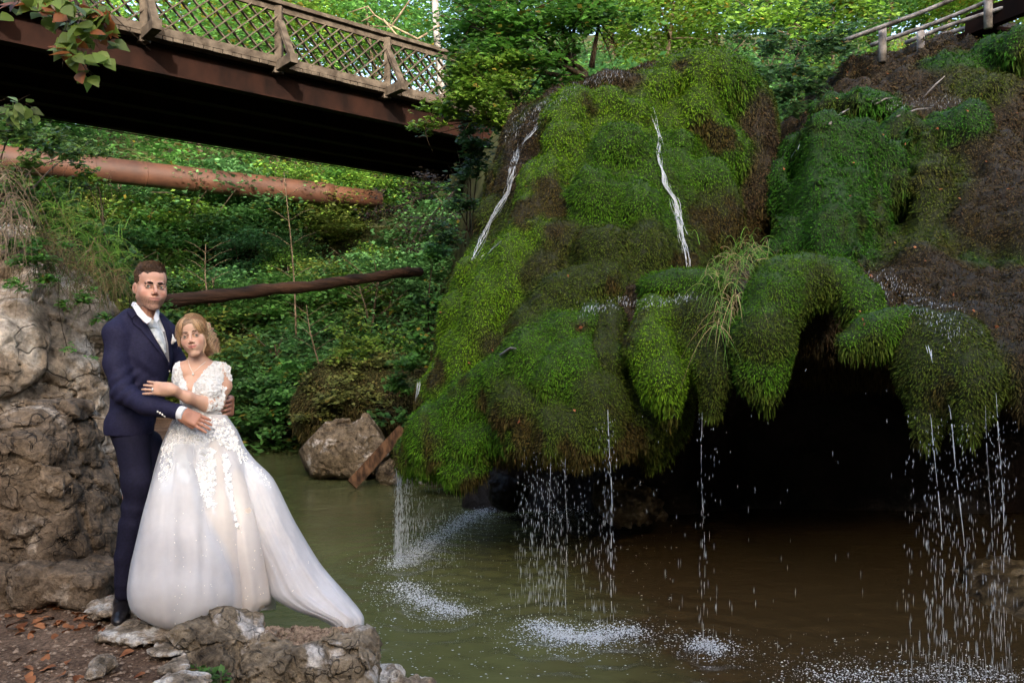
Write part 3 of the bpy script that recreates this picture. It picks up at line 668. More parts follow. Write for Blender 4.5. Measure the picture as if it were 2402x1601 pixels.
# pipe
pr_ = empty('rusty_pipe', (-11.7, 19.9, 6.1), 'thick rust brown steel pipe crossing the gorge below the footbridge', 'pipe')
a, b_ = np.array([-14.4, 18.3, 6.48]), np.array([-5.5, 24.3, 6.48])
mb = MB(); mb.tube([a + (b_ - a) * t for t in np.linspace(0, 1, 40)], 0.33, 32); o = mb.obj('pipe', m_pipe, pr_, True)
for k in range(9):
    c = a + (b_ - a) * (k * 0.115 + 0.05); mb = MB(); mb.tube([c - 0.012 * U_, c + 0.012 * U_], 0.337, 32); mb.obj('weld_ring', m_pipe, pr_, True)
mb = MB(); c2 = np.array([-4.2, 25.2, 6.48]); mb.tube([b_, b_ + .05 * U_, c2], [0.28, .28, 0.28], 32); mb.obj('end_sleeve', m_pipe, pr_, True)

# log across the gorge
m_log = mat_noise('dark_log', (0.010, 0.006, 0.004, 1), (0.065, 0.032, 0.018, 1), 5, 0.9, 0.2, 1.0, 0.03, (0.3, 0.3, 2.0), 8)
a, b_ = P(372, 712, 9.2), P(985, 637, 13.8)
pts = [a + (b_ - a) * t + np.array([0, 0, 0.012 * math.sin(9 * t) + 0.008 * math.sin(23 * t)]) for t in np.linspace(0, 1, 30)]
mb = MB(); mb.tube(pts, 0.082 + 0.009 * np.sin(np.arange(30) * 1.7) + 0.006 * np.sin(np.arange(30) * 3.1), 12)
tag(mb.obj('fallen_log', m_log, None, True), 'dark fallen log spanning the gorge behind the groom', 'log')

# pole railing and deck corner, top right
m_pole = mat_noise('pale_pole', (0.07, 0.06, 0.055, 1), (0.30, 0.28, 0.27, 1), 8, 0.7, 0.3, 0.4, 0.01, (1, 1, 1), 6)
rl = empty('pole_railing', PD(2030, 100, 11), 'weathered round pole railing climbing to the right above the cliff', 'railing')
for pa, pb in (((1937, 98, 10.6), (2290, -45, 9.4)), ((2000, 108, 10.9), (2330, -22, 9.6)), ((2080, 100, 10.9), (2400, -20, 9.7)), ((2150, 88, 11.0), (2420, 5, 9.9))):
    A, B = PD(*pa), PD(*pb)
    pts = [A + (B - A) * t + np.array([0, 0, 0.02 * math.sin(5 * t + pa[0])]) for t in np.linspace(0, 1, 12)]
    mb = MB(); mb.tube(pts, 0.030 - 0.004 * np.linspace(0, 1, 12), 10); mb.obj('rail_pole', m_pole, rl, True)
for px, py, d in ((2027, 62, 10.4), (2115, 72, 10.6), (2270, -20, 9.8)):
    mb = MB(); A = PD(px, py, d); mb.tube([A, A + np.array([0.01, 0.02, -0.45])], 0.05, 9); mb.obj('post', m_pole, rl, True)
mb = MB(); A = PD(2225, 60, 10.6); B = PD(2420, -18, 9.4)
mb.beam(A, B, 0.12, 0.26); mb.beam(A + np.array([0.5, 1.0, -.1]), B + np.array([0.5, 1.0, -0.1]), 1.8, 0.05)
tag(mb.obj('timber_walkway', m_rust, None), 'dark timber edge of a walkway in the top right corner', 'walkway')

# ------------------------------------------------------------------ limestone: left cliff, boulders, bank
m_lime = mat_rock('limestone', (0.045, 0.028, 0.016, 1), (0.30, 0.235, 0.17, 1), (0.52, 0.46, 0.39, 1), 0.52, 1.0, 2.0, moss=((0.035, 0.060, 0.010, 1), 1.75))
m_bould = mat_rock('boulder_rock', (0.030, 0.020, 0.012, 1), (0.135, 0.098, 0.066, 1), (0.36, 0.30, 0.24, 1), 0.60, 1.6, 2.6)
m_pale = mat_rock('pale_rock', (0.07, 0.05, 0.03, 1), (0.33, 0.26, 0.19, 1), (0.62, 0.58, 0.53, 1), 0.50, 3.0, 1.6)
m_grey = mat_rock('lichen_rock', (0.045, 0.032, 0.020, 1), (0.20, 0.155, 0.105, 1), (0.50, 0.46, 0.42, 1), 0.56, 2.0, 1.6)
TILT = np.array(Matrix.Rotation(R(22), 3, 'Y') @ Matrix.Rotation(R(15), 3, 'X'))
def facets(prims, seed, n=9, amt=0.8):
    rs = np.random.RandomState(seed); c = prims[0]['c']; r = prims[0]['r']; N = rs.randn(n, 3); N /= np.linalg.norm(N, axis=1)[:, None]
    return [(c + v * r * amt, v) for v in N]
def rockmesh(name, prims, mat, h, seed, amp=(0.08, 0.03), fr=(1.5, 6), nf=10, famt=0.82, parent=None, smooth=True, strata=0.0, blocks=None):
    cuts = facets(prims, seed, nf, famt) if nf else []
    def disp(p):
        v = amp[0] * fbm(p, fr[0], 3, seed) + amp[1] * np.abs(fbm(p, fr[1], 3, seed + 9)) * -1.6 + amp[1] * 0.5
        if blocks:
            q = p @ TILT + 0.10 * noise_vec(p, 2.0); hh, bd = cells(q * np.array([1, 1, 1.5]), blocks[0], seed); v = v + blocks[1] * hh + blocks[1] * 1.1 * np.clip(1 - bd * 13, 0, 1)
            hh, bd = cells(q * np.array([1, 1, 1.7]), blocks[0] * 2.7, seed + 5); v = v + blocks[1] * .4 * hh + blocks[1] * .45 * np.clip(1 - bd * 12, 0, 1)
        if strata: v = v + strata * noise(p * np.array([0.4, 0.4, 1.0]), 9, seed)
        return v
    V, F = surf_nets(prims + [dict(t='b', c=q - 0 * n + n * 50, h=np.array([50.0] * 3), rd=0.0, k=0.04, rot=None, op='sub', tint=None) for q, n in []], h, disp, 0.12)
    for q, n in cuts:             # flatten the boulder against random planes
        s = ((V - q) * n).sum(1); V = V - n[None] * np.maximum(s, 0)[:, None] * 0.85
    return link(name, mesh(name, V.astype(np.float32), F, smooth), mat, parent)
lc = [ell(PD(-20, 830, 7.6), (0.80, 1.1, 1.0), 0.3), ell(PD(120, 900, 7.2), (0.42, 0.9, 0.95), 0.25), ell(PD(-90, 660, 7.9), (0.80, 1.2, 0.75), 0.3), ell(PD(170, 1060, 7.3), (0.30, 0.9, 0.6), 0.15), ell(PD(110, 760, 7.5), (0.42, 0.9, 0.55), 0.15), ell(PD(-120, 1000, 7.0), (0.9, 1.5, 1.3), 0.3)]
tag(rockmesh('limestone_cliff', lc, m_lime, 0.026, 3, (0.12, 0.03), (1.3, 5.5), 0, blocks=(1.5, .07)), 'cracked pale and rusty limestone cliff behind the groom', 'cliff')
bo = [bxp(PD(45, 1170, 4.75), (0.46, 0.42, 0.58), 0.22, 0.1, Matrix.Rotation(R(7), 3, 'Y').to_4x4().to_3x3() and np.array(Matrix.Rotation(R(-9), 3, 'Y'))), ell(PD(150, 1180, 4.8), (0.24, 0.35, 0.36), 0.1), ell(PD(195, 1260, 4.75), (0.15, 0.3, 0.25), 0.06)]
bo[0]['r'] = bo[0]['h']
tag(rockmesh('boulder', bo, m_bould, 0.013, 8, (0.05, 0.018), (2.2, 9), 0, blocks=(2.6, .035)), 'chest high brown fissured boulder at the left edge beside the groom', 'boulder')
bo = [bxp(PD(165, 1335, 4.42), (0.235, 0.2, 0.125), 0.07, 0.05, np.array(Matrix.Rotation(R(8), 3, 'Y')))]; bo[0]['r'] = bo[0]['h']
tag(rockmesh('boulder', bo, m_bould, 0.012, 18, (0.03, 0.012), (3, 9), 0, blocks=(4, .012)), 'low squared brown block at the foot of the left boulder', 'boulder')
bo = [bxp(PD(15, 1340, 4.45), (0.14, 0.2, 0.13), 0.07, 0.05)]; bo[0]['r'] = bo[0]['h']
tag(rockmesh('boulder', bo, m_bould, 0.014, 28, (0.03, 0.02), (3, 9), 0), 'dark corner block in the bottom left under the fissured boulder', 'boulder')
# rocks between boulder and cliff, behind the groom's legs
tag(rockmesh('rock', [ell(PD(240, 1160, 5.6), (0.34, 0.4, 0.2), .05)], m_pale, 0.02, 31, (0.07, 0.04), (2.5, 8), 6), 'pale ledge of rock behind the groom at knee height', 'rock')
tag(rockmesh('rock', [ell(PD(245, 1260, 5.0), (0.3, 0.35, 0.16), .05)], m_pale, 0.02, 32, (0.07, 0.04), (2.5, 8), 6), 'lower step of pale rock behind the groom\'s shins', 'rock')
# shore rocks in front
sr = [ell(P(530, 1500, 3.86), (0.165, 0.2, 0.16), 0.05), ell(P(500, 1560, 3.72), (0.13, 0.15, 0.2), 0.05), ell(P(455, 1490, 3.75), (0.12, 0.14, 0.08), 0.04)]
tag(rockmesh('shore_rock', sr, m_grey, 0.009, 41, (0.03, 0.015), (4, 12), 7, 0.85, blocks=(5, .018)), 'grey limestone knob at the hem of the wedding dress', 'rock')
sr = [bxp(P(735, 1615, 3.84), (0.30, 0.20, 0.24), 0.09, 0.05), ell(P(640, 1600, 3.84), (0.16, 0.2, 0.25), 0.05), ell(P(810, 1600, 3.88), (0.15, 0.2, 0.24), 0.05)]; sr[0]['r'] = sr[0]['h']
so = tag(rockmesh('shore_rock', sr, m_grey, 0.0095, 42, (0.03, 0.014), (3.5, 12), 0, blocks=(4.5, .02)), 'flat topped limestone block under the trailing end of the dress', 'rock'); SHORE = so.name
sr = [ell(P(905, 1600, 4.2), (0.13, 0.14, 0.09), 0.05), ell(P(985, 1618, 4.3), (0.12, 0.12, 0.07), 0.05)]
tag(rockmesh('shore_rock', sr, m_pale, 0.010, 43, (0.03, 0.02), (5, 12), 0), 'small pale rock low in the water at the bottom edge', 'rock')
for k, (px, py, rx, ry, lab) in enumerate(((300, 1410, .16, .10, "pale slab under the groom's shoe"), (330, 1482, .20, .06, 'long pale slab embedded in the dirt below the dress'), (400, 1520, .10, .045, 'pale tapering slab left of the shore rocks'), (247, 1548, .05, .03, 'small white stone lying on the dirt path'), (228, 1568, .04, .02, 'smallest white chip on the dirt path'), (410, 1560, .07, .04, 'grey stone at the bottom edge beside the green fern'), (430, 1600, .12, .05, 'pale stone cut by the bottom edge'))):
    d = 1.40 * FN / (py - 800.5)
    tag(rockmesh('stone_slab', [ell(P(px, py, d) + np.array([0, 0, -0.005]), (rx, ry * 2.2, 0.028), .02)], m_pale, 0.009, 50 + k, (0.02, 0.012), (6, 16), 0), lab, 'rock')
# midground boulder, small rocks, plank
tag(rockmesh('boulder', [ell(PD(795, 1040, 11.8), (0.70, 0.55, 0.44), .1), ell(PD(860, 1010, 12.0), (0.34, 0.4, 0.42), .1)], m_grey, 0.022, 61, (0.08, 0.03), (1.6, 6), 8, 0.9, blocks=(2.2, .05)), 'lichen spotted boulder standing in the pool left of the dome', 'boulder')
tag(rockmesh('rock', [ell(PD(893, 1085, 11.2), (0.17, 0.2, 0.20), .05)], m_grey, 0.02, 62, (0.05, 0.03), (4, 10), 4), 'small pointed rock beside the leaning plank', 'rock')
tag(rockmesh('rock', [ell(PD(1010, 1100, 10.4), (0.35, 0.25, 0.10), .05)], m_pale, 0.02, 63, (0.05, 0.03), (4, 10), 4), 'pale low rock behind the left water curtain', 'rock')
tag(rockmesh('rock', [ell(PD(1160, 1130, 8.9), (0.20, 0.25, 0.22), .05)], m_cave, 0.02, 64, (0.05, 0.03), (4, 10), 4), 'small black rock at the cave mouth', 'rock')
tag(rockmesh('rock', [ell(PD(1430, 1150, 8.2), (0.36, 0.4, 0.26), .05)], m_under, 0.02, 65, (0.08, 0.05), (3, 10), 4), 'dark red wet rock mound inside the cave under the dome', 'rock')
tag(rockmesh('rock', [ell(PD(2400, 1400, 6.2), (0.55, 0.7, 0.22), .05)], m_under, 0.03, 66, (0.10, 0.05), (2, 8), 0), 'brown rock in the shadow behind the far right falls', 'rock')
m_plank = mat_noise('plank_wood', (0.03, 0.016, 0.009, 1), (0.16, 0.085, 0.045, 1), 4, 0.85, 0.2, 0.6, 0.01, (4, 4, 0.7), 6)
mb = MB(); a, b_ = PD(808, 1112, 10.8), PD(925, 985, 11.3); mb.beam(a, b_, 0.16, 0.07, up=(0.4, -1, 0.4))
tag(mb.obj('plank', m_plank, None), 'brown board leaning out of the water against the boulder', 'plank')

# bank on the left: path level with a broken edge
def edge_x(Y): return np.interp(Y, [-4, 0, 3.2, 4.0, 5, 7.5, 11, 15, 20], [6.0, 2.7, -1.12, -1.35, -1.85, -2.75, -4.0, -6.0, -8.0])
def bank(X, Y):
    n = np.stack([X, Y, 0 * X], -1); e = edge_x(Y) + 0.18 * fbm(n, 1.6, 3)
    s = sg((e - X) / 0.06)
    return -0.5 + s * 1.10 + 0.035 * fbm(n, 2.2, 4) * s + 0.012 * noise(n, 14) * s - 0.03 * s + 0.05 * sg((3.9 - Y) / .3) * 0
m_dirt, nt, b = new_mat('dirt', 0.95, 0.1); co = coords(nt)
c1 = ramp(nt, nz(nt, co, 3.0, 6), [(0.35, (0.055, 0.030, 0.018, 1)), (0.62, (0.150, 0.098, 0.066, 1))])
c2 = ramp(nt, nz(nt, co, 60, 4, 0.7), [(0.35, g(0.35)), (0.60, g(1.5))])
nt.links.new(mixc(nt, 0.85, c1, c2, 'MULTIPLY'), b.inputs['Base Color']); bump(nt, b, nz(nt, co, 45, 6, 0.7), 0.9, 0.02)
V, F = grid_mesh(-9, 3.5, -4, 16, 400, 560, bank)
tag(link('ground', mesh('ground', V, F), m_dirt), kind='structure')
def bz(x, y): return float(bank(np.array([x]), np.array([y]))[0])
# gravel and fallen leaves
rs = np.random.RandomState(9); mb = MB(); oc = np.array([(1,0,0),(-1,0,0),(0,1,0),(0,-1,0),(0,0,1),(0,0,-1)], float); ofc = [(0,2,4),(2,1,4),(1,3,4),(3,0,4),(2,0,5),(1,2,5),(3,1,5),(0,3,5)]
for _ in range(2600):
    y = 3.1 + rs.rand() ** 1.5 * 2.4; x = -0.72 * y + rs.rand() * (edge_x(y) + 0.72 * y); z = bz(x, y); s = 0.004 + 0.012 * rs.rand() ** 3
    a = rs.rand() * 6.28; A = np.array([[math.cos(a), math.sin(a), 0], [-math.sin(a), math.cos(a), 0], [0, 0, 1]])
    mb.add((oc * (0.7 + 0.6 * rs.rand(6, 3)) * s * np.array([1.3, 1, 0.6])) @ A + np.array([x, y, z + s * .2]), ofc)
SRB = bpy.data.objects[SHORE].data; SRB = BVHTree.FromPolygons([v.co[:] for v in SRB.vertices], [p_.vertices[:] for p_ in SRB.polygons])
for _ in range(2600):            # rubble pocket on the flat shore rock
    a = rs.rand() * 6.28; r_ = math.sqrt(rs.rand()); q = P(715, 1470, 3.92); q = Vector((q[0] + .24 * r_ * math.cos(a), 3.92 + .13 * r_ * math.sin(a), 2)); h_ = SRB.ray_cast(q, Vector((0, 0, -1))); s = 0.003 + 0.007 * rs.rand() ** 2
    if h_[0] is not None: mb.add(oc * (0.7 + 0.6 * rs.rand(6, 3)) * s + np.array(h_[0]), ofc)
o = mb.obj('gravel', mat_noise('gravel', (0.06, 0.035, 0.022, 1), (0.30, 0.22, 0.16, 1), 40, 0.9, 0.2, 0), None); tag(o, kind='stuff', label='loose gravel and grit on the dirt path', cat='gravel')
def leaf_shape(c, n, d, L, W, curl=0.15):
    n = n / np.linalg.norm(n); d = d - n * d.dot(n); d /= np.linalg.norm(d) + 1e-9; s = np.cross(n, d)
    pr = [(0, 0, 0), (0.10, 0.30, 0.3), (0.32, 0.52, 0.6), (0.60, 0.40, 0.4), (0.82, 0.20, .1), (1.05, 0, -0.3)]
    V = [c + d * L * t + n * (-curl * L * t * t) for t, w, k in pr]
    V += [c + d * L * (t - 0.03) + s * W * w + n * (curl * L * k * 0.5 - curl * L * t * t) for t, w, k in pr[1:5]]
    V += [c + d * L * (t - 0.03) - s * W * w + n * (curl * L * k * 0.5 - curl * L * t * t) for t, w, k in pr[1:5]]
    F = [(0, 6, 1), (1, 6, 7, 2), (2, 7, 8, 3), (3, 8, 9, 4), (4, 9, 5), (0, 1, 10), (1, 2, 11, 10), (2, 3, 12, 11), (3, 4, 13, 12), (4, 5, 13)]
    return V, F
m_dead = mat_noise('dead_leaf', (0.10, 0.030, 0.010, 1), (0.34, 0.14, 0.06, 1), 9, 0.8, 0.2, 0)
mb = MB()
for _ in range(190):
    y = 3.15 + rs.rand() * 1.8; x = -0.70 * y + rs.rand() * (edge_x(y) + 0.68 * y)
    if rs.rand() < 0.5: x = -0.7 * y + rs.rand() * .9; y = 3.9 + .5 * rs.rand(); x = -0.66 * y + rs.rand() * .8
    V, F = leaf_shape(np.array([x, y, bz(x, y) + 0.012]), np.array([0, 0, 1]) + rs.randn(3) * 0.35, rs.randn(3), 0.03 + 0.045 * rs.rand(), 0.03 + .02 * rs.rand(), 0.3)
    mb.add(V, F)
tag(mb.obj('fallen_leaves', m_dead, None, True), kind='stuff', label='brown fallen leaves scattered over the dirt path', cat='leaves')
stamp('structures')
# ------------------------------------------------------------------ individual plants placed by eye
def pbush(name, label, cat, clumps, n, size, col, seed, root=None, stem_r=0.02, bark=None, yellow=0.03, flat=0.45, aspect=0.7, shape=False, colvar=0.45, droop=0.35, group=None, stems=True):
    rs = np.random.RandomState(seed); C_ = [(PD(a, b_, d), mpx(r, d)) for a, b_, d, r in clumps]
    w = np.array([c[1] ** 2 for c in C_]); k = rs.choice(len(C_), n, p=w / w.sum())
    cen = np.array([c[0] for c in C_])[k]; rr = np.array([c[1] for c in C_])[k][:, None]
    sub = rs.randn(len(C_), 7, 3) * 0.45; s = sub[k, rs.randint(0, 7, n)]
    p = cen + rr * (s * np.array([1, 1, .8]) + rs.randn(n, 3) * np.array([.30, .30, .30 * flat]))
    ro = empty(name, root if root is not None else cen.mean(0), label, cat, group)
    if shape:
        mb = MB()
        for i in range(n):
            V, F = leaf_shape(p[i], np.array([0.1, -.65, .55]) + rs.randn(3) * .5, np.array([rs.randn() * .6, rs.randn() * .4, -.8]), size * (.6 + .7 * rs.rand()), size * aspect, .12); mb.add(V, F)
        me = mesh('leaves', np.vstack(mb.V), mb.F, True); nv = 14; c = np.array(col)[None] * (1 + colvar * (rs.rand(n, 1) * 2 - 1)); m = rs.rand(n) < yellow; c[m] = np.array([.30, .10, .03])
        a = me.color_attributes.new('tint', 'FLOAT_COLOR', 'POINT'); cc = np.ones((len(me.vertices), 4), np.float32); cc[:, :3] = np.repeat(c, nv, 0); a.data.foreach_set('color', cc.ravel())
        link('leaves', me, m_leaf, ro)
    else:
        V, F, c = leaves(p, np.array([0, -.25, 1.0]), size, rs, col, colvar, aspect, droop, yellow)
        c *= np.repeat(1 + 0.4 * noise(p, 2.5, seed), 4)[:, None]; link('leaves', mesh('leaves', V, F, False, np.clip(c, 0, 1)), m_leaf, ro)
    if stems and root is not None:
        mb = MB(); root = np.asarray(root)
        for j, (c, r) in enumerate(C_):
            q0 = root + rs.randn(3) * .06; mid_ = q0 + (c - q0) * .5 + np.array([rs.randn() * .1, rs.randn() * .1, .12 * np.linalg.norm(c - q0)])
            t = np.linspace(0, 1, 8)[:, None]; pts = (1-t)**2 * q0 + 2*t*(1-t) * mid_ + t*t * c; mb.tube(pts, np.linspace(stem_r, stem_r * .25, 8), 5)
            for _ in range(5):
                q = pts[rs.randint(3, 8)]; e = c + rs.randn(3) * r * .8; mb.tube([q, (q + e) / 2 + rs.randn(3) * .03, e], [stem_r * .3, stem_r * .2, stem_r * .1], 4)
        mb.obj('stems', bark or m_bark, ro, True)
    return ro
HZ, HY, BR_ = (0.085, 0.215, 0.030), (0.150, 0.270, 0.030), (0.16, 0.12, 0.045)
pbush('hazel_shrub', 'many stemmed hazel shrub leaning over the end of the bridge above the dome', 'shrub',
      [(1080, 60, 10.6, 85), (1180, 40, 10.4, 95), (1290, 60, 10.6, 85), (1130, 140, 10.2, 80), (1220, 130, 10.3, 70), (1060, 160, 10.4, 55), (1380, 40, 11, 70), (1110, 30, 11, 90), (1330, 10, 10.8, 90), (1260, 200, 10.6, 45)], 8500, 0.095, HZ, 1, PD(1340, 185, 11.0), 0.045)
pbush('hazel_branches', 'lower spray of light green branches reaching left over the dark bridge girder', 'shrub',
      [(1090, 180, 9.8, 55), (1130, 215, 9.7, 60), (1060, 225, 9.8, 50), (1010, 255, 9.8, 38), (1160, 165, 9.9, 45), (975, 285, 9.8, 26), (1110, 265, 9.9, 36), (1150, 290, 10, 30)], 3400, 0.075, HY, 2, PD(1205, 300, 10.4), 0.025)
pbush('young_shrub', 'thin shrub with hanging leaves behind the wet rim of the dome', 'shrub', [(1250, 250, 10.3, 40), (1200, 220, 10.4, 40), (1330, 200, 10.6, 36), (1290, 235, 10.5, 30)], 900, 0.085, HZ, 3, PD(1240, 300, 10.6), 0.018)
pbush('ivy', 'dark heart leaved ivy hanging in the gully right of the dome', 'ivy', [(1790, 160, 10.2, 60), (1860, 190, 10.4, 55), (1800, 215, 10.0, 45), (1840, 130, 10.8, 60), (1900, 110, 11, 60), (1760, 110, 10.9, 50), (1830, 255, 10.0, 26)], 2300, 0.09, (0.060, 0.130, 0.040), 4, PD(1830, 110, 11.2), 0.012)
pbush('leafy_shrub', 'bright shrub behind the top of the right green mound', 'shrub', [(1900, 60, 13, 70), (1820, 50, 13.5, 80), (1960, 30, 13, 60), (1740, 60, 13.5, 60)], 2600, 0.10, HY, 5, PD(1880, 120, 13.5), 0.03)
# left bank
pbush('bank_shrub', 'light green bush above the pipe end at the left edge', 'shrub', [(30, 300, 6.6, 45), (95, 320, 7.0, 50), (150, 360, 7.4, 40), (40, 380, 6.6, 45), (190, 340, 8.4, 36)], 1900, 0.055, (0.13, 0.23, 0.05), 6, PD(10, 480, 6.8), 0.012)
pbush('bank_shrub', 'thin sapling crossing the pipe above the groom', 'shrub', [(215, 395, 7.6, 26), (225, 420, 7.5, 22), (190, 405, 7.6, 18)], 170, 0.06, HY, 7, PD(235, 640, 7.4), 0.010)
pbush('bank_shrub', 'leafy growth on the left bank between the pipe and the cliff', 'shrub', [(30, 500, 6.3, 36), (20, 560, 6.2, 26), (100, 590, 6.3, 26), (60, 450, 6.8, 45), (130, 470, 7.0, 50), (190, 510, 7.2, 45), (110, 530, 6.9, 40), (230, 560, 7.5, 36), (160, 440, 7.6, 40), (250, 620, 7.6, 26), (270, 660, 7.6, 26)], 3600, 0.055, (0.10, 0.20, 0.035), 8, PD(110, 600, 7.2), 0.012)
pbush('bank_shrub', 'dark leafy growth beside the groom\'s ear at the log end', 'shrub', [(300, 650, 8.3, 40), (330, 700, 8.4, 40), (370, 640, 8.8, 40), (400, 740, 9.0, 40), (280, 600, 8.4, 30)], 1500, 0.06, (0.07, 0.16, 0.03), 9, PD(300, 800, 8.4), 0.012)
pbush('fern', 'small bright fern in the crack left of the groom\'s thigh', 'fern', [(185, 1020, 5.2, 22), (200, 1060, 5.1, 22), (235, 1090, 5.1, 22)], 170, 0.055, HY, 10, PD(200, 1100, 5.2), 0.005)
pbush('fern', 'small green fern growing under the shore rock at the bottom edge', 'fern', [(480, 1535, 3.55, 22), (500, 1555, 3.5, 20)], 110, 0.035, (0.07, 0.16, 0.03), 12, PD(490, 1575, 3.5), 0.003)
pbush('wall_plant', 'tiny green plant rooted in the limestone cliff behind the groom', 'plant', [(155, 800, 5.9, 16), (160, 560, 6.0, 18), (215, 820, 5.9, 10)], 60, 0.04, HZ, 13, PD(155, 810, 6.1), 0.003)
pbush('wall_plant', 'trailing green plants over the upper face of the limestone cliff', 'plant', [(60, 600, 6.0, 26), (110, 640, 6.1, 22), (30, 650, 5.9, 20), (150, 700, 6.2, 16), (200, 680, 6.3, 22), (90, 560, 6.1, 26), (230, 730, 6.4, 18)], 900, 0.04, HZ, 23, PD(100, 560, 6.6), 0.004)
# branch hanging into the top left corner
pbush('overhanging_branch', 'green and rusty leaves of a branch hanging in the top left corner', 'branch', [(150, 20, 4.4, 50), (200, 60, 4.4, 42), (235, 40, 4.5, 40), (180, 110, 4.4, 34), (215, 130, 4.4, 32), (100, 30, 4.5, 28), (200, 165, 4.4, 20), (40, 10, 4.5, 26), (245, 90, 4.5, 22)], 150, 0.085, (0.15, 0.22, 0.035), 14, PD(60, -160, 4.8), 0.008, shape=True, yellow=0.16, aspect=0.85)
pbush('overhanging_branch', 'small sprig of pale green leaves at the left edge under the bridge', 'branch', [(50, 245, 4.6, 24), (80, 250, 4.6, 16), (30, 265, 4.6, 16)], 22, 0.075, (0.15, 0.22, 0.05), 15, PD(-60, 280, 4.7), 0.006, shape=True, yellow=0, aspect=.6)
# brush covered hump and dark undergrowth across the pool
V, F = surf_nets([ell(PD(800, 930, 13.2), (0.95, 0.8, 0.70), .2), ell(PD(900, 900, 13.4), (0.7, 0.7, 0.6), .2)], .06, lambda p: .15 * fbm(p, 1.5, 4)); hb = empty('brush_hump', PD(800, 1000, 13.2), 'brown hump of dry brush on the far shore behind the pale boulder', 'brush')
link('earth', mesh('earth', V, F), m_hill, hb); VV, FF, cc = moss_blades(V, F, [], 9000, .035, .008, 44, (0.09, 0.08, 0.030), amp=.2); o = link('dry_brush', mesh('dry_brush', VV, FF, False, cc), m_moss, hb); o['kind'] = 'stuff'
pbush('leafy_shrub', 'sparse yellow green twigs over the brown brush hump', 'shrub', [(720, 880, 12.6, 40), (800, 850, 12.8, 50), (880, 830, 12.8, 45), (760, 930, 12.5, 40), (840, 900, 12.5, 40), (930, 880, 12.2, 30), (700, 950, 12.5, 30), (780, 900, 12.4, 60)], 3200, 0.065, (0.17, 0.19, 0.05), 16, PD(800, 1000, 13), 0.012)
pbush('leafy_shrub', 'green shrub hanging over the water behind the bride\'s shoulder', 'shrub', [(640, 930, 14.2, 50), (600, 880, 14.6, 50), (560, 940, 14.8, 40), (620, 990, 14.2, 26), (860, 960, 12.2, 26), (930, 950, 11.6, 26)], 2200, 0.085, (0.08, 0.20, 0.05), 17, PD(620, 1010, 15), 0.014)
pbush('leafy_shrub', 'yellow green sapling standing before the thicket near the dome', 'shrub', [(800, 770, 12.8, 40), (810, 720, 12.9, 26), (790, 820, 12.8, 40), (850, 800, 12.8, 30)], 1000, 0.07, (0.17, 0.27, 0.04), 18, PD(805, 920, 13), 0.012)
pbush('leafy_shrub', 'deep green shrub clinging to the shaded bank left of the dome', 'shrub', [(975, 690, 11.4, 32), (945, 760, 11.4, 40), (1000, 580, 11.6, 34), (940, 820, 11.3, 45), (910, 880, 11.4, 36)], 2500, 0.075, (0.075, 0.19, 0.035), 19, PD(985, 800, 11.9), 0.014)
pbush('dead_shrub', 'dark brown root tangle under the end of the bridge', 'roots', [(900, 480, 13.4, 60), (980, 440, 13, 50), (1000, 520, 12.6, 50), (940, 560, 13, 40)], 1400, 0.06, (0.055, 0.035, 0.018), 20, PD(1040, 430, 13.5), 0.02, yellow=0)
m_sap = mat_noise('tan_bark', (0.07, 0.05, 0.03, 1), (0.22, 0.17, 0.11, 1), 9, 0.9, 0.2, 0.3)
pbush('leafy_shrub', 'dark shrub wedged between the bridge end and the dome shoulder', 'shrub', [(1075, 380, 10.9, 45), (1050, 460, 11, 45), (1110, 330, 10.8, 40), (1030, 540, 11.2, 40), (1080, 300, 11, 36)], 2300, 0.075, (0.05, 0.12, 0.03), 24, PD(1080, 560, 11.6), 0.014)
# saplings with pale straight stems in front of the thicket
for k, (x0, y0, x1, y1, d) in enumerate(((655, 395, 680, 770, 14.0), (830, 655, 840, 730, 13), (705, 700, 735, 860, 13.2), (470, 560, 480, 700, 14))):
    A, B = PD(x1, y1, d), PD(x0, y0, d); mb = MB(); mb.tube([A + (B - A) * t + np.array([.03 * math.sin(4 * t + k), 0, 0]) for t in np.linspace(0, 1, 9)], np.linspace(.018, .006, 9), 6)
    for t in (.35, .55, .7, .85):
        q = A + (B - A) * t
        for s in (-1, 1): mb.tube([q, q + np.array([s * .22, .05, .16]), q + np.array([s * .42, .1, .24])], [.006, .004, .002], 4)
    tag(mb.obj('sapling', m_sap, None, True), ('tall thin pale sapling crossing behind the log', 'short pale stem hanging below the log near the dome', 'leaning thin stem low in the thicket', 'thin bare stem behind the bride\'s hair')[k], 'sapling')
# birch and dead branches behind the railing
def limb(name, label, cat, pts, r0, r1, mat, d):
    mb = MB(); P_ = np.array([PD(x, y, d) for x, y in pts]); mb.tube(P_, np.linspace(r0, r1, len(P_)), 8); rs = np.random.RandomState(len(pts) * 7)
    return mb, P_
m_birch = mat_noise('birch_bark', (0.05, 0.045, 0.04, 1), (0.26, 0.24, 0.22, 1), 7, 0.9, 0.2, 0.4, .01, (1, 1, .5))
mb, q = limb('birch', '', '', [(1018, 290), (1012, 180), (1004, 90), (998, -20)], .10, .08, m_pale_bark, 19.5); tag(mb.obj('birch_trunk', m_birch, None, True), 'pale birch trunk standing behind the end of the bridge railing', 'tree')
mb = MB()
for pts, r0 in (([(1010, 60), (960, 90), (900, 60), (860, 35), (830, 50)], .032), ([(900, 60), (935, 10), (950, -10)], .028), ([(880, 45), (910, 80), (940, 95), (985, 120)], .03), ([(860, 35), (845, 15), (800, 30)], .025), ([(850, 60), (890, 62), (905, 40)], .012)):
    Q = np.array([PD(x, y, 18.5) for x, y in pts]); mb.tube(Q, np.linspace(r0, r0 * .4, len(Q)), 6)
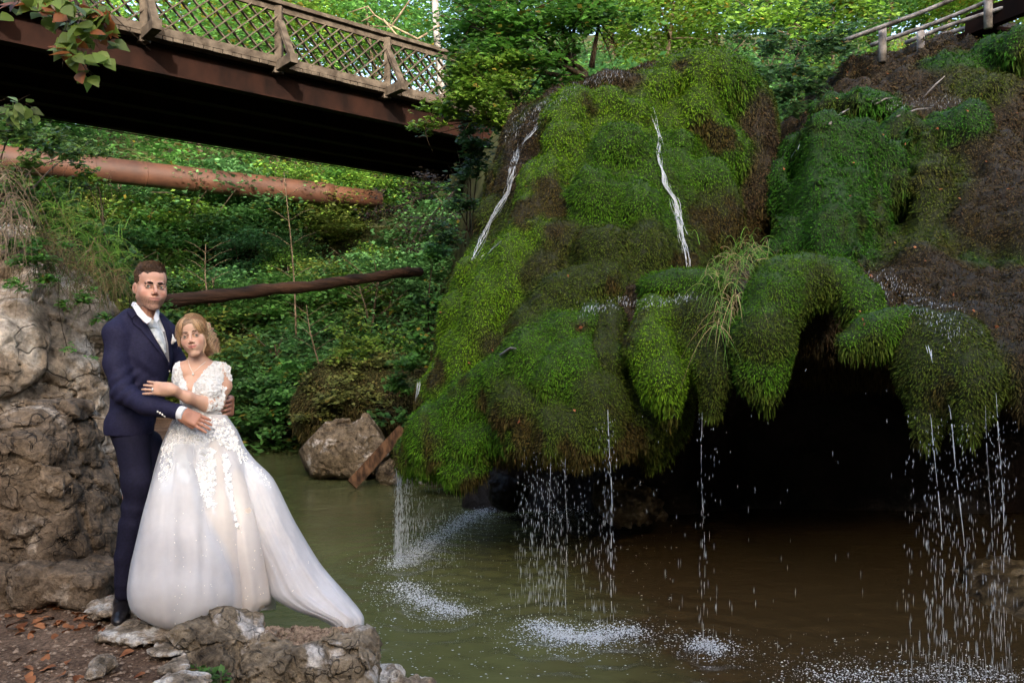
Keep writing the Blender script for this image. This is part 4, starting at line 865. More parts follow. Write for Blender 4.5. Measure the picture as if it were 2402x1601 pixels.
tag(mb.obj('dead_branch', m_sap, None, True), 'bare pale tan forked branch above the bridge railing', 'branch')
# grasses
m_grass = mat_attr('grass_blade', 0.6, 0.25, 0.3, 0.0)
def tuft(name, label, roots, n, ln, cols, seed, w=.004, lean=(0, -.3, .6), fall=1.2, kind=None):
    rs = np.random.RandomState(seed); V, F, Cc = [], [], []; k = 0
    for i in range(n):
        a, b_, d, r = roots[rs.randint(len(roots))]; p = PD(a + rs.randn() * r, b_ + rs.randn() * r * .7, d + .1 * rs.randn()); l = ln * (.5 + .9 * rs.rand())
        v = np.array(lean) + rs.randn(3) * .45; v /= np.linalg.norm(v); pts = []
        for t in np.linspace(0, 1, 7): pts.append(p + v * l * t + np.array([0, 0, -1]) * fall * l * t * t * (.5 + .5 * abs(v[0])))
        pts = np.array(pts); tg = np.gradient(pts, axis=0); s = np.cross(tg, [0, 1, .1]); s /= np.linalg.norm(s, axis=1)[:, None] + 1e-9; ww = w * np.linspace(1, .15, 7)[:, None]
        V += [pts - s * ww, pts + s * ww]; F += [(k + j, k + j + 1, k + 8 + j, k + 7 + j) for j in range(6)]; k += 14
        Cc.append(np.tile(np.array(cols[rs.randint(len(cols))]) * (.6 + .8 * rs.rand()), (14, 1)))
    return tag(link(name, mesh(name, np.vstack(V), np.array(F), True, np.vstack(Cc).astype(np.float32)), m_grass), label, 'grass', kind=kind)
STR, GG = (0.36, 0.28, 0.15), (0.12, 0.26, 0.04)
tuft('grass_tuft', 'long tuft of green and straw grass drooping between the lobes and the arch', [(1690, 600, 6.0, 28), (1660, 640, 5.95, 20), (1720, 580, 6.1, 22)], 230, .25, [STR, GG, GG, GG, (0.22, .25, .08)], 3, .0028, (-.1, -.5, .6), 1.3, 'stuff')
tuft('grass_tuft', 'straw blades hanging down beside the left leg of the moss arch', [(1665, 700, 5.8, 14), (1690, 680, 5.8, 14), (1650, 740, 5.8, 12)], 70, .24, [STR, GG, GG], 4, .0026, (0, -.4, -.2), 1.2, 'stuff')
tuft('dry_grass', 'dry brown grass hanging over the top of the limestone cliff', [(140, 590, 6.6, 40), (200, 620, 6.7, 36), (250, 650, 7, 22), (90, 560, 6.5, 30)], 700, .24, [(0.20, .15, .08), (0.16, .12, .05), (0.10, .15, .04)], 5, .0035, (.2, -.5, .1), 1.1, 'stuff')
tuft('dry_grass', 'pale root fibres drooping at the left edge under the pipe', [(10, 400, 6.2, 26), (20, 460, 6.1, 26), (30, 500, 6.1, 22)], 160, .32, [(0.30, .23, .15), (0.18, .13, .08)], 6, .0035, (.15, -.4, -.1), 1.4, 'stuff')
tuft('grass_tuft', 'green grass edge on the left bank below the pipe', [(180, 540, 7, 40), (120, 500, 6.9, 40), (240, 590, 7.2, 26)], 500, .28, [GG, GG, (.2, .24, .06)], 7, .004, (.1, -.3, .7), 1.0, 'stuff')
stamp('plants')
# ------------------------------------------------------------------ moving water
m_fall, nt, b = new_mat('falling_water', 0.12, 0.6); b.inputs['Base Color'].default_value = (0.80, 0.86, 0.92, 1); b.inputs['Transmission Weight'].default_value = 0.25; b.inputs['IOR'].default_value = 1.33
t_ = nd(nt, 'ShaderNodeBsdfTransparent'); mx = nd(nt, 'ShaderNodeMixShader'); mx.inputs[0].default_value = 0.42
nt.links.new(t_.outputs[0], mx.inputs[1]); nt.links.new(b.outputs[0], mx.inputs[2]); nt.links.new(mx.outputs[0], nt.nodes['Material Output'].inputs[0])
m_foam, nt, b = new_mat('foam', 0.5, 0.4); b.inputs['Base Color'].default_value = (0.55, 0.60, 0.66, 1)
def wbvh(name): r, V, F = MOSSY[name]; return BVHTree.FromPolygons([tuple(map(float, v)) for v in V], [tuple(map(int, f)) for f in F])
TR = {k: wbvh(k) for k in MOSSY}
def hitw(names, px, py, off):
    d = Vector(PD(px, py, 1.0) - np.array([0, 0, EYE])).normalized(); best = None
    for n in names:
        h = TR[n].ray_cast(Vector((0, 0, EYE)), d)
        if h[0] is not None and (best is None or h[3] < best[3]): best = h
    return None if best is None else np.array(best[0]) - np.array(d) * off
def stream(label, path, wpx, n, seed, names=('moss_dome',), r=(.001, .0040), off=.045, cover=.75):
    rs = np.random.RandomState(seed); path = np.array(path, float); mb = MB(); m = len(path)
    seg = np.concatenate([[0], np.cumsum(np.linalg.norm(np.diff(path, axis=0), axis=1))]); Lp = seg[-1]
    for i in range(n):
        o = rs.randn() * wpx * .5; s0 = rs.rand() * Lp * (1 - cover * .4); s1 = min(Lp, s0 + Lp * cover * (.15 + .6 * rs.rand())); ph = rs.rand() * 6
        S = np.arange(s0, s1, 7.0); pts = []
        for s in S:
            x, y = np.interp(s, seg, path[:, 0]), np.interp(s, seg, path[:, 1]); q = hitw(names, x + o + 3.0 * math.sin(s / 13 + ph) + rs.randn() * 1.2, y, off)
            if q is not None: pts.append(q)
        if len(pts) > 3:
            pts = np.array(pts); pts[1:-1] = (pts[:-2] + pts[2:] + pts[1:-1]) / 3; rr = (r[0] + (r[1] - r[0]) * rs.rand()) * (.6 + .8 * np.abs(np.sin(np.arange(len(pts)) * .9 + ph))); rr[0] *= .2; rr[-1] *= .2; mb.tube(pts, rr, 5)
    return tag(mb.obj('water_stream', m_fall, None, True), label, 'stream', kind='stuff')
stream('thin white stream running down the middle right of the great moss cone', [(1492, 245), (1505, 275), (1513, 320), (1518, 380), (1530, 425), (1550, 458), (1560, 500), (1572, 560), (1584, 618)], 7, 26, 1, r=(.0008, .0036))
stream('split white stream on the left shoulder of the moss cone', [(1265, 235), (1235, 290), (1190, 345), (1180, 400), (1165, 445), (1130, 500), (1105, 550), (1085, 600)], 6, 22, 2, r=(.0008, .0030))
stream('second thin stream left of the split stream on the dome shoulder', [(1200, 290), (1190, 330), (1170, 400), (1150, 470)], 5, 9, 3)
stream('short thread below the split stream near the left outline', [(1160, 545), (1130, 570), (1100, 600)], 8, 10, 4, r=(.0008, .0025))
stream('short wet gleam low on the left flank of the dome', [(1003, 785), (985, 825), (965, 870), (950, 930)], 4, 14, 5, r=(.0008, .0025))
def glints(label, path, wpx, n, seed, names):
    rs = np.random.RandomState(seed); path = np.array(path, float); mb = MB(); k = 0
    while k < n:
        t = rs.rand() * (len(path) - 1); j = int(t); x, y = path[j] * (1 - t + j) + path[j + 1] * (t - j); x += rs.randn() * wpx; y += rs.randn() * wpx * .6; k += 1
        q = [hitw(names, x + dx + rs.randn() * .6, y + dy, .035) for dx, dy in ((0, 0), (-.6, 2.0), (-1, 4 + 3 * rs.rand()))]
        if any(v is None for v in q) or np.linalg.norm(q[0] - q[2]) > .08: continue
        r_ = .0008 + .0014 * rs.rand(); mb.tube(np.array(q), [r_ * .3, r_, r_ * .3], 4)
    return tag(mb.obj('wet_glints', m_fall, None, True), label, 'water film', kind='stuff')
glints('glittering film of water over the brown rim at the dome top', [(1490, 150), (1420, 165), (1330, 190), (1250, 232), (1205, 275), (1180, 310)], 14, 420, 6, ['moss_dome'])
glints('wet glints on the ledge between dome and arch', [(1330, 712), (1400, 695), (1480, 690), (1600, 680)], 12, 260, 7, ['moss_dome', 'moss_lobes', 'rock_cliff'])
glints('wet glints on the shelf right of the arch', [(1960, 620), (2060, 660), (2130, 700), (2190, 760)], 26, 420, 8, ['rock_cliff', 'moss_curtain'])
stream('short stream spilling over the curtain at the right', [(2125, 770), (2135, 800), (2142, 840)], 6, 12, 9, names=('moss_curtain', 'rock_cliff'))
stream('white stream on the left side of the right green buttress', [(1838, 325), (1825, 350), (1815, 372)], 4, 10, 10, names=('rock_cliff',))
glints('wet sheen on the brown rock at the upper right', [(2010, 245), (2100, 235), (2200, 228)], 16, 160, 11, ['rock_cliff'])
def drop_mesh(mb, p, r, l):
    mb.add(oc * np.array([r, r, l]) + p, ofc)
def zwater(): return 0.0
def fall(label, cols_, n, threads=(), seed=0, r=(.0010, .0026)):
    rs = np.random.RandomState(seed); mb = MB()
    for i in range(n):
        x, y0, sx, d, wt = cols_[rs.choice(len(cols_), p=np.array([c[4] for c in cols_]) / sum(c[4] for c in cols_))]
        top = PD(x + rs.randn() * sx, y0, d + rs.randn() * .12); t = rs.rand(); z = top[2] * (1 - t); q = np.array([top[0], top[1], z]); l = (.008 + .034 * t) * (.4 + rs.rand())
        drop_mesh(mb, q, r[0] + (r[1] - r[0]) * rs.rand() ** 2, l)
    for (x, y0, d, dx, rad) in threads:
        top = PD(x, y0, d); t = np.linspace(0, 1, 60); ph = rs.rand() * 6
        pts = np.stack([top[0] + dx * t ** .6 + .008 * np.sin(9 * t + ph), top[1] - .05 * t, top[2] * (1 - t)], 1); rr = rad * (.35 + .65 * np.abs(np.sin(31 * t + ph) * np.sin(13 * t))) * (1 - .2 * t)
        k = 0
        while k < 56:            # a thread breaks up on its way down
            ln = rs.randint(4, 14) if k < 25 else rs.randint(3, 6); mb.tube(pts[k:k+ln], rr[k:k+ln], 5); k += ln + (0 if k < 22 else rs.randint(0, 2))
    return tag(mb.obj('waterfall', m_fall, None, True), label, 'waterfall', kind='stuff')
fall('curtain of drops falling from the left tip of the moss dome', [(914, 1075, 5, 7.2, 5), (930, 1078, 9, 7.2, 4), (960, 1078, 18, 7.1, 2.2), (1010, 1075, 30, 7.0, 1.2)], 1500, [(912, 1072, 7.2, .01, .006), (922, 1075, 7.2, .01, .006), (917, 1073, 7.15, .02, .005), (935, 1078, 7.2, .0, .004), (948, 1078, 7.2, .0, .003)], 1)
fall('broad shower of drops under the front skirt of the dome', [(1225, 1030, 14, 6.0, 2), (1260, 1035, 16, 6.0, 2.2), (1290, 1040, 14, 5.9, 1.6), (1200, 1030, 10, 6.1, 1), (1340, 1075, 10, 5.8, .8)], 650, [(1262, 1035, 5.9, .0, .0022), (1300, 1040, 5.9, .0, .002)], 2)
fall('thin central thread of water falling from the moss tip', [(1400, 960, 10, 5.55, 1), (1385, 960, 16, 5.6, .8)], 200, [(1398, 940, 5.55, .02, .0048)], 3)
fall('sparse drops falling before the black cave', [(1612, 950, 6, 5.1, 1.6), (1640, 950, 10, 5.1, .6), (1540, 950, 50, 5.3, .5), (1750, 925, 50, 5.2, .3), (1950, 830, 60, 5, .3)], 150, [(1611, 945, 5.1, .01, .0016)], 4)
fall('tall right hand falls dripping from the olive moss curtain', [(2140, 970, 14, 4.75, 2), (2180, 960, 16, 4.7, 1.6), (2225, 960, 18, 4.7, 1.2), (2280, 930, 14, 4.7, 1.6), (2310, 930, 12, 4.7, 1.4), (2090, 950, 14, 4.8, .7), (2250, 950, 60, 4.8, 1)], 800, [(2138, 950, 4.72, .07, .0036), (2178, 930, 4.7, .11, .0046), (2290, 900, 4.75, .03, .003), (2265, 930, 4.7, .02, .002)], 5, (.0012, .0028))
def wpt(px, py): d = EYE * FN / (py * 1.0213 - 800.5); return np.array([(px * 1.0213 - 1201) / FN * d, d, 0.0])
def splash(label, path, spread, n, h, seed):
    rs = np.random.RandomState(seed); mb = MB(); Q = np.array([wpt(*p) for p in path]); 
    for i in range(int(n * 2.0)):
        t = rs.rand() * (len(Q) - 1); j = int(t); q = Q[j] * (1 - t + j) + Q[min(j + 1, len(Q) - 1)] * (t - j); near = rs.rand() < .6
        q = q + np.array([rs.randn(), rs.randn() * .8, 0]) * spread * (1 if near else 3.0); z = abs(rs.randn()) * h * (1 if near else .25); s = .0009 + .0029 * rs.rand() ** 2
        V = oc * np.array([s * (1 + rs.rand() * 1.5), s * (1 + rs.rand()), s * (.5 + (1.2 * rs.rand() if near else 0))]); mb.add(V + q + np.array([0, 0, z + .003]), ofc)
    return tag(mb.obj('splash', m_foam, None, False), label, 'splash', kind='stuff')
splash('curved line of white splashes where the left curtain lands', [(905, 1305), (960, 1275), (1010, 1235), (1070, 1195), (1135, 1168)], .07, 3600, .028, 1)
splash('foam trail curving right below the left splash', [(925, 1345), (960, 1375), (1010, 1400), (1060, 1412)], .07, 2000, .02, 2)
splash('twin splashes at the bottom under the central falls', [(1225, 1440), (1270, 1460), (1300, 1472), (1350, 1475), (1400, 1465), (1460, 1455)], .06, 3000, .035, 3)
splash('single small splash under the sparse drops', [(1600, 1485), (1650, 1500)], .06, 700, .03, 4)
splash('bluish splash line at the cave mouth behind the drops', [(1240, 1162), (1290, 1172), (1350, 1170)], .09, 900, .03, 5)
splash('field of small ripple flecks at the bottom right', [(1850, 1555), (2000, 1560), (2200, 1562), (2330, 1560)], .14, 1500, .01, 6)
rs = np.random.RandomState(3); mb = MB()
for i in range(900):             # floating specks
    q = wpt(860 + 700 * rs.rand() ** 1.5, 1190 + 370 * rs.rand()); s = .0015 + .004 * rs.rand() ** 3; mb.add(oc * np.array([s * 2, s, s * .3]) + q + np.array([0, 0, .004]), ofc)
tag(mb.obj('foam_flecks', m_foam, None, False), 'small white flecks floating on the green pool', 'foam', kind='stuff')
# fallen leaves caught on the moss
rs = np.random.RandomState(31); mb = MB()
for i in range(60):
    px, py = [(980 + 750 * rs.rand(), 180 + 820 * rs.rand()), (1800 + 540 * rs.rand(), 130 + 640 * rs.rand())][i % 4 != 0]; q = hitw(list(TR), px, py, .03)
    if q is None or q[2] < 1.2: continue
    V, F = leaf_shape(q, np.array([0, -.7, .7]) + rs.randn(3) * .4, rs.randn(3), .018 + .018 * rs.rand(), .015 + .012 * rs.rand(), .2); mb.add(V, F)
tag(mb.obj('caught_leaves', m_dead, None, True), 'few orange brown dead leaves caught on the moss and tufa', 'leaves', kind='stuff')
mb = MB()
for a, b_, d in (((2120, 225), (2170, 175), 8.9), ((2010, 240), (2050, 225), 8.9), ((2060, 268), (2140, 248), 8.5), ((1905, 285), (1950, 250), 8.9), ((1150, 815), (1185, 800), 6.4)):
    A, B = hitw(list(TR), a[0], a[1], .05), hitw(list(TR), b_[0], b_[1], .10)
    if A is not None and B is not None: mb.tube(np.array([A, (A + B) / 2 + np.array([.02, 0, .03]), B]), [.012, .010, .005], 6)
tag(mb.obj('fallen_twigs', m_pole, None, True), 'pale bare twigs lying on the wet brown rock at the upper right', 'twigs', kind='stuff')
stamp('water fx')
# ------------------------------------------------------------------ bride and groom
TH = math.atan((400 - 1201) / FN); VH = np.array([math.sin(TH), math.cos(TH), 0]); UH = np.array([VH[1], -VH[0], 0])
d0 = 1.4 * FN / (1432 - 800.5); O_ = P(400, 1432, d0); OV = O_[:2] @ VH[:2]
def L(px, py, v=0.0):            # photo pixel at depth v behind the couple's plane -> local metres
    d = np.array([(px - 1201) / FN, 1.0, -(py - 800.5) / FN]); s = (OV + v) / (d[:2] @ VH[:2]); p = d * s + np.array([0, 0, EYE])
    q = p - O_; return np.array([q @ UH, q @ VH, p[2] - 0.6])
MW = np.stack([UH, VH, [0, 0, 1]]); ORG = np.array([O_[0], O_[1], 0.6])
def toW(q): return np.asarray(q, float) @ MW + ORG
def lobj(name, V, F, mat, parent, smooth=True, cols=None): return link(name, mesh(name, toW(V), F, smooth, cols), mat, parent)
def lc_(px, py, v, r): return (L(px, py, v), r)
man = empty('person', toW(L(300, 1432, 0.0)), 'tall groom with short brown hair in a navy suit holding the bride', 'person')
lady = empty('person', toW(L(440, 1432, -0.15)), 'blonde bride in a white lace gown leaning on the groom', 'person')

m_skin, nt, b = new_mat('skin', 0.48, 0.35)
a = nd(nt, 'ShaderNodeVertexColor'); a.layer_name = 'tint'; co = coords(nt)
nt.links.new(mixc(nt, 0.25, a.outputs[0], ramp(nt, nz(nt, co, 60, 3), [(0.3, g(0.8)), (0.7, g(1.15))]), 'MULTIPLY'), b.inputs['Base Color'])
b.inputs['Subsurface Weight'].default_value = 0.12; b.inputs['Subsurface Radius'].default_value = (0.012, 0.005, 0.003); b.inputs['Subsurface Scale'].default_value = 1.0
bump(nt, b, nz(nt, co, 220, 3), 0.08, 0.002)
m_suit = mat_noise('navy_wool', (0.010, 0.010, 0.030, 1), (0.017, 0.016, 0.045, 1), 90, 0.75, 0.2, 0.15, 0.002)
m_trous = mat_noise('dark_wool', (0.007, 0.007, 0.018, 1), (0.012, 0.011, 0.028, 1), 90, 0.8, 0.15, 0.15, 0.002)
m_shirt = mat_noise('white_cotton', (0.62, 0.63, 0.66, 1), (0.72, 0.72, 0.74, 1), 30, 0.8, 0.2, 0.1, 0.002)
m_tie = mat_noise('silver_silk', (0.40, 0.43, 0.44, 1), (0.66, 0.69, 0.70, 1), 45, 0.4, 0.5, 0.5, 0.004)
m_vest = mat_noise('grey_satin', (0.22, 0.20, 0.20, 1), (0.34, 0.31, 0.31, 1), 60, 0.5, 0.4, 0.2, 0.002)
m_shoe = mat_noise('black_leather', (0.006, 0.005, 0.006, 1), (0.012, 0.010, 0.012, 1), 20, 0.35, 0.5, 0.2, 0.002)
m_white = mat_noise('lace_white', (0.70, 0.69, 0.68, 1), (0.82, 0.81, 0.80, 1), 40, 0.7, 0.3, 0)
m_gold = mat_noise('pale_metal', (0.75, 0.70, 0.62, 1), (0.85, 0.82, 0.78, 1), 20, 0.25, 0.8, 0)
m_dark = mat_noise('dark_hair', (0.012, 0.007, 0.005, 1), (0.03, 0.018, 0.012, 1), 60, 0.7, 0.2, 0)
m_eye = mat_attr('eye', 0.15, 0.6, 0, 0)
m_strand = mat_attr('hair_strand', 0.42, 0.5, 0.0, 0.0)

def rotm(yaw, pitch, roll):      # degrees; yaw>0 turns the face to the viewer's right
    return np.array(Matrix.Rotation(R(roll), 3, 'Y') @ Matrix.Rotation(R(yaw), 3, 'Z') @ Matrix.Rotation(R(pitch), 3, 'X'))
def head_prims(f):               # f: 0 man, 1 woman
    w = 1 - 0.06 * f; jw = 1 - 0.14 * f
    p = [ell((0, .018, .036), (.074 * w, .092, .084), .02), ell((0, -.030, -.036), (.057 * w, .060, .070), .025), ell((0, -.036, .048), (.062 * w, .054, .052), .03)]
    for s in (-1, 1):
        p += [cap((s * .050 * jw, .008, -.050), (s * .018 * jw, -.066, -.100), .018, .013, .020), ell((s * .041 * w, -.056, -.026), (.022, .020, .020), .03), ell((s * .048 * jw, -.010, -.030), (.016, .040, .034), .03), ell((s * (.032 - .002 * f), -.046, -.054), (.016, .020, .026), .03)]
    p += [ell((0, -.075, -.103), (.018 * jw, .0155, .0145), .018), cap((-.036, -.081, .017), (.036, -.081, .017), .009 - .003 * f, .009 - .003 * f, .014)]
    p += [ell((0, -.078, -.062), (.031, .019, .024), .02)]
    for s in (-1, 1): p += [ell((s * .032, -.102, .000), (.018, .014, .0105), .012, op='sub')]
    p += [cap((0, -.086, .010), (0, -.1135 + .003 * f, -.030), .0072, .0092 - .001 * f, .009)]
    for s in (-1, 1): p += [ell((s * .0115, -.1015, -.0365), (.0085, .010, .0070), .005), ell((s * .0055, -.107, -.0445), (.0022, .003, .002), .001, op='sub')]
    z = -.062
    p += [cap((-.027, -.0930, z), (0, -.0985, z), .0022, .0026, .003, op='sub'), cap((.027, -.0930, z), (0, -.0985, z), .0022, .0026, .003, op='sub')]
    for s in (-1, 1): p += [cap((s * .025, -.0885, z + .0018 + .0022 * f), (0, -.0950, z + .0040), .0028, .0046 + .0008 * f, .004), cap((s * .021, -.0895, z - .0030 + .0018 * f), (0, -.0940, z - .0072), .0030, .0052 + .0008 * f, .004)]
    for s in (-1, 1):
        ar = np.array(Matrix.Rotation(R(-s * 22), 3, 'Z'))
        p += [ell((s * .0765 * w, .016, -.004), (.0080, .0175, .029), .006, rot=ar), ell((s * .0850 * w, .006, -.002), (.0075, .011, .019), .004, rot=ar, op='sub')]
        # upper and lower lids
        arc = [np.array([s * .032 + .0165 * math.cos(t), -.0805 - .0125 * math.sin(t * 1.0) * .55 - .0045, .0072 * math.sin(t) * 1.0]) for t in np.linspace(0.05, math.pi - 0.05, 6)]
        for i in range(5): p.append(cap(arc[i], arc[i+1], .0028, .0028, .004))
        arc = [np.array([s * .032 + .0160 * math.cos(t), -.0825 - .0055 * math.sin(t), -.0066 * math.sin(t)]) for t in np.linspace(0.05, math.pi - 0.05, 6)]
        for i in range(5): p.append(cap(arc[i], arc[i+1], .0013, .0013, .006))
    return p
def head_cols(V, f):
    base = np.array([(0.58, 0.325, 0.235), (0.64, 0.40, 0.29)][f]); c = np.tile(base, (len(V), 1))
    x, y, z = V[:, 0], V[:, 1], V[:, 2]
    def blob(cx, cz, rx, rz, col, a, yf=-.04):
        m = np.clip(1.2 - np.sqrt(((np.abs(x) if cx > 0 else x) - cx) ** 2 / rx**2 + (z - cz) ** 2 / rz**2), 0, 1) * a * (y < yf)
        c[:] = c * (1 - m[:, None]) + np.array(col) * m[:, None]
    blob(.042, -.035, .030, .024, (0.60, 0.26, 0.19), .55)
    blob(0, -.030, .014, .020, (0.60, 0.27, 0.20), .5)
    blob(.032, .010, .020, .010, (0.36, 0.19, 0.13), .5 + .2 * f)
    blob(.032, -.014, .017, .005, (0.42, 0.21, 0.16), .25)
    m = (np.abs(x) > .0745 - .004 * f) * np.clip(1.3 - np.hypot((y - .008) / .010, (z + .003) / .017), 0, 1) * .8; c[:] = c * (1 - m[:, None]) + np.array((0.26, 0.10, 0.07)) * m[:, None]  # ear hollow: its shade is painted as a darker red patch
    if not f:
        m = np.clip((-z - .040 - 0.35 * np.clip(.05 - np.abs(x), 0, 1) * (z > -.055)) * 45, 0, 1) * (y < .03) * 0.85 * np.clip((z + .135) * 40, 0, 1)
        m *= 0.75 + 0.35 * noise(V, 260)
        c[:] = c * (1 - m[:, None]) + np.array((0.150, 0.090, 0.064)) * m[:, None]
        m = np.clip((z - .045) * 30, 0, 1) * np.clip((y + .02) * 25, 0, 1) * .7; c[:] = c * (1 - m[:, None]) + np.array((0.10, 0.06, 0.04)) * m[:, None]
    z = z - (3.0 + 8.0 * f) * x * x
    lip = np.clip((1.1 - np.sqrt((x / .0265) ** 2 + ((z + .0632) / .0088) ** 2)) * 4, 0, 1) * (y < -.06)
    ml = np.clip((.0016 - np.abs(z + .0620)) * 900, 0, 1) * (np.abs(x) < .025) * (y < -.06) * .7; lip_d = ml
    c[:] = c * (1 - lip[:, None]) + np.array([(0.46, 0.21, 0.17), (0.50, 0.19, 0.16)][f]) * lip[:, None]
    c[:] = c * (1 - lip_d[:, None]) + np.array((0.12, .04, .03)) * lip_d[:, None]
    for s in (-1, 1):            # lash line and brow, drawn where hair grows
        q = np.abs(np.hypot((x - s * .032) / .0175, (z - .000) / .0085) - 1) ; m = np.clip(1.4 - q * 5, 0, 1) * (z > .001) * (y < -.07) * (np.hypot((x - s*.032), z) < .022) * (.8 + .2 * f)
        c[:] = c * (1 - m[:, None]) + np.array((0.03, 0.018, 0.014)) * m[:, None]
    return np.clip(c, 0, 1).astype(np.float32)
def strands(pts_list, w, cols):  # flat thin ribbons
    V, F, Cc = [], [], []; n = 0
    for pts, c in zip(pts_list, cols):
        pts = np.asarray(pts); t = np.gradient(pts, axis=0); s = np.cross(t, np.array([0.1, 1, 0.05])); s /= np.linalg.norm(s, axis=1)[:, None] + 1e-9
        m = len(pts); ww = w * np.sin(np.linspace(0.5, math.pi - 0.25, m))[:, None]
        V.append(pts - s * ww); V.append(pts + s * ww); F += [(n + i, n + i + 1, n + m + i + 1, n + m + i) for i in range(m - 1)]; n += 2 * m; Cc.append(np.tile(c, (2 * m, 1)))
    return np.vstack(V), F, np.vstack(Cc).astype(np.float32)
def build_head(root, f, center, scl, rot, iris):
    A = np.array(rot) * 1.0
    sv = np.array([.955 if f == 0 else .97, 1, 1]) * scl
    def put(V): return (np.asarray(V) * sv) @ A.T + center
    V, F = surf_nets(head_prims(f) , 0.0021, None, 0.01); V = smooth_vf(V, F, 1, 0.35)
    hv, hf, hc = put(V), F, head_cols(V, f)
    for s in (-1, 1):
        ev, ef = surf_nets([ell((s * .032, -.0795, 0), (.0125,) * 3, .001)], 0.0016, None, 0.004)
        gx = s * .032 - math.tan(R(rot_yaw)) * 0.0105
        r = np.hypot(ev[:, 0] - gx, ev[:, 2] - 0.0005); c = np.full((len(ev), 3), 0.42, np.float32)
        c[r < .0060] = iris; c[r < .0030] = (0.01, 0.01, 0.01); c[(np.hypot(ev[:, 0] - gx - .002, ev[:, 2] - .003) < .0012)] = (0.9, 0.9, 0.9)  # small white dot is a catchlight painted on the eyeball
        lobj('eye', put(ev), ef, m_eye, root, True, c)
        # eyebrow
        arc = [np.array([s * (.012 + .038 * t), -.0940 + .017 * t * t,   .0165 + .0035 * f + .0008 * (1 - t) + (.0034 + .0016 * f) * math.sin(t * 2.4) - .0015 * t]) for t in np.linspace(0, 1, 7)]
        tv, tf = tube_vf(put(arc), np.array([.0036, .0056, .0058, .0052, .0042, .0030, .0012]) * (1.0 - .55 * f) * scl, 6); lobj('eyebrow', tv, tf, m_dark, root)
        arc = [np.array([s * .032 + .0175 * math.cos(t), -.0885 - .0045 * math.sin(t), .0002 + .0076 * math.sin(t)]) for t in np.linspace(0.1, math.pi - 0.1, 8)]
        tv, tf = tube_vf(put(arc), (.0008 + .0002 * f) * scl, 5); lobj('eyelash', tv, tf, m_dark, root)
    return hv, hf, hc, put
def hand(wrist, fdir, nrm, curl, side=1, scl=1.0, spread=0.12, thumb=0.7, taper=1.0):
    y = np.asarray(fdir, float); y /= np.linalg.norm(y); z = np.asarray(nrm, float); z -= y * z.dot(y); z /= np.linalg.norm(z); x = np.cross(y, z) * side
    def W(a, b_, c): return np.asarray(wrist) + scl * (x * a + y * b_ + z * c)
    k = .010; pr = []
    for fx in (-.026, -.009, .009, .026): pr.append(cap(W(fx * .75, .005, 0), W(fx, .085, 0.001), .0165 * scl, .0125 * scl, .012))
    pr.append(cap(W(0, -.022, 0), W(0, .02, 0), .0225 * scl, .0235 * scl, .025))
    for i, (fx, ln) in enumerate(((.0285, .070), (.0095, .079), (-.0095, .073), (-.0275, .057))):
        p = W(fx, .083, .000); ang = -0.05; sp = (fx / .028) * spread
        for j, fr in enumerate((.45, .30, .25)):
            ang += curl[i] * (0.8, 1.0, 0.7)[j]
            dd = (y * math.cos(ang) - z * math.sin(ang)) + x * sp; dd /= np.linalg.norm(dd); q = p + dd * ln * fr * scl
            pr.append(cap(p, q, (.0088, .0080, .0074)[j] * scl * taper, (.0080, .0074, .0060)[j] * scl * taper, .0035)); p = q
    p = W(.026, .020, -.004); q = W(.026 + .030 * thumb, .052, -.012); r = W(.026 + .042 * thumb, .082, -.020)
    pr += [cap(p, q, .014 * scl, .0105 * scl, .010), cap(q, r, .0100 * scl, .0078 * scl, .004)]
    return pr
class Grp:
    def __init__(s): s.V = []; s.F = []; s.C = []; s.n = 0
    def add(s, V, F, c):
        c = np.asarray(c, np.float32); c = np.tile(c, (len(V), 1)) if c.ndim == 1 else c
        s.V.append(V); s.F.append(F + s.n); s.C.append(c); s.n += len(V)
    def out(s): return np.vstack(s.V), np.vstack(s.F), np.vstack(s.C)
def bvh(V, F): return BVHTree.FromPolygons([tuple(map(float, v)) for v in toW(V)], [tuple(map(int, f)) for f in F])
def proj(bv, px, py, off=0.0, dv=0.0):
    d = Vector(((px - 1201) / FN, 1.0, -(py - 800.5) / FN)).normalized(); h = bv.ray_cast(Vector((0, 0, EYE)), d)
    if h[0] is None: return None
    w = np.array(h[0]) - np.array(d) * off; q = w - ORG; return np.array([q @ UH, q @ VH, q[2]])
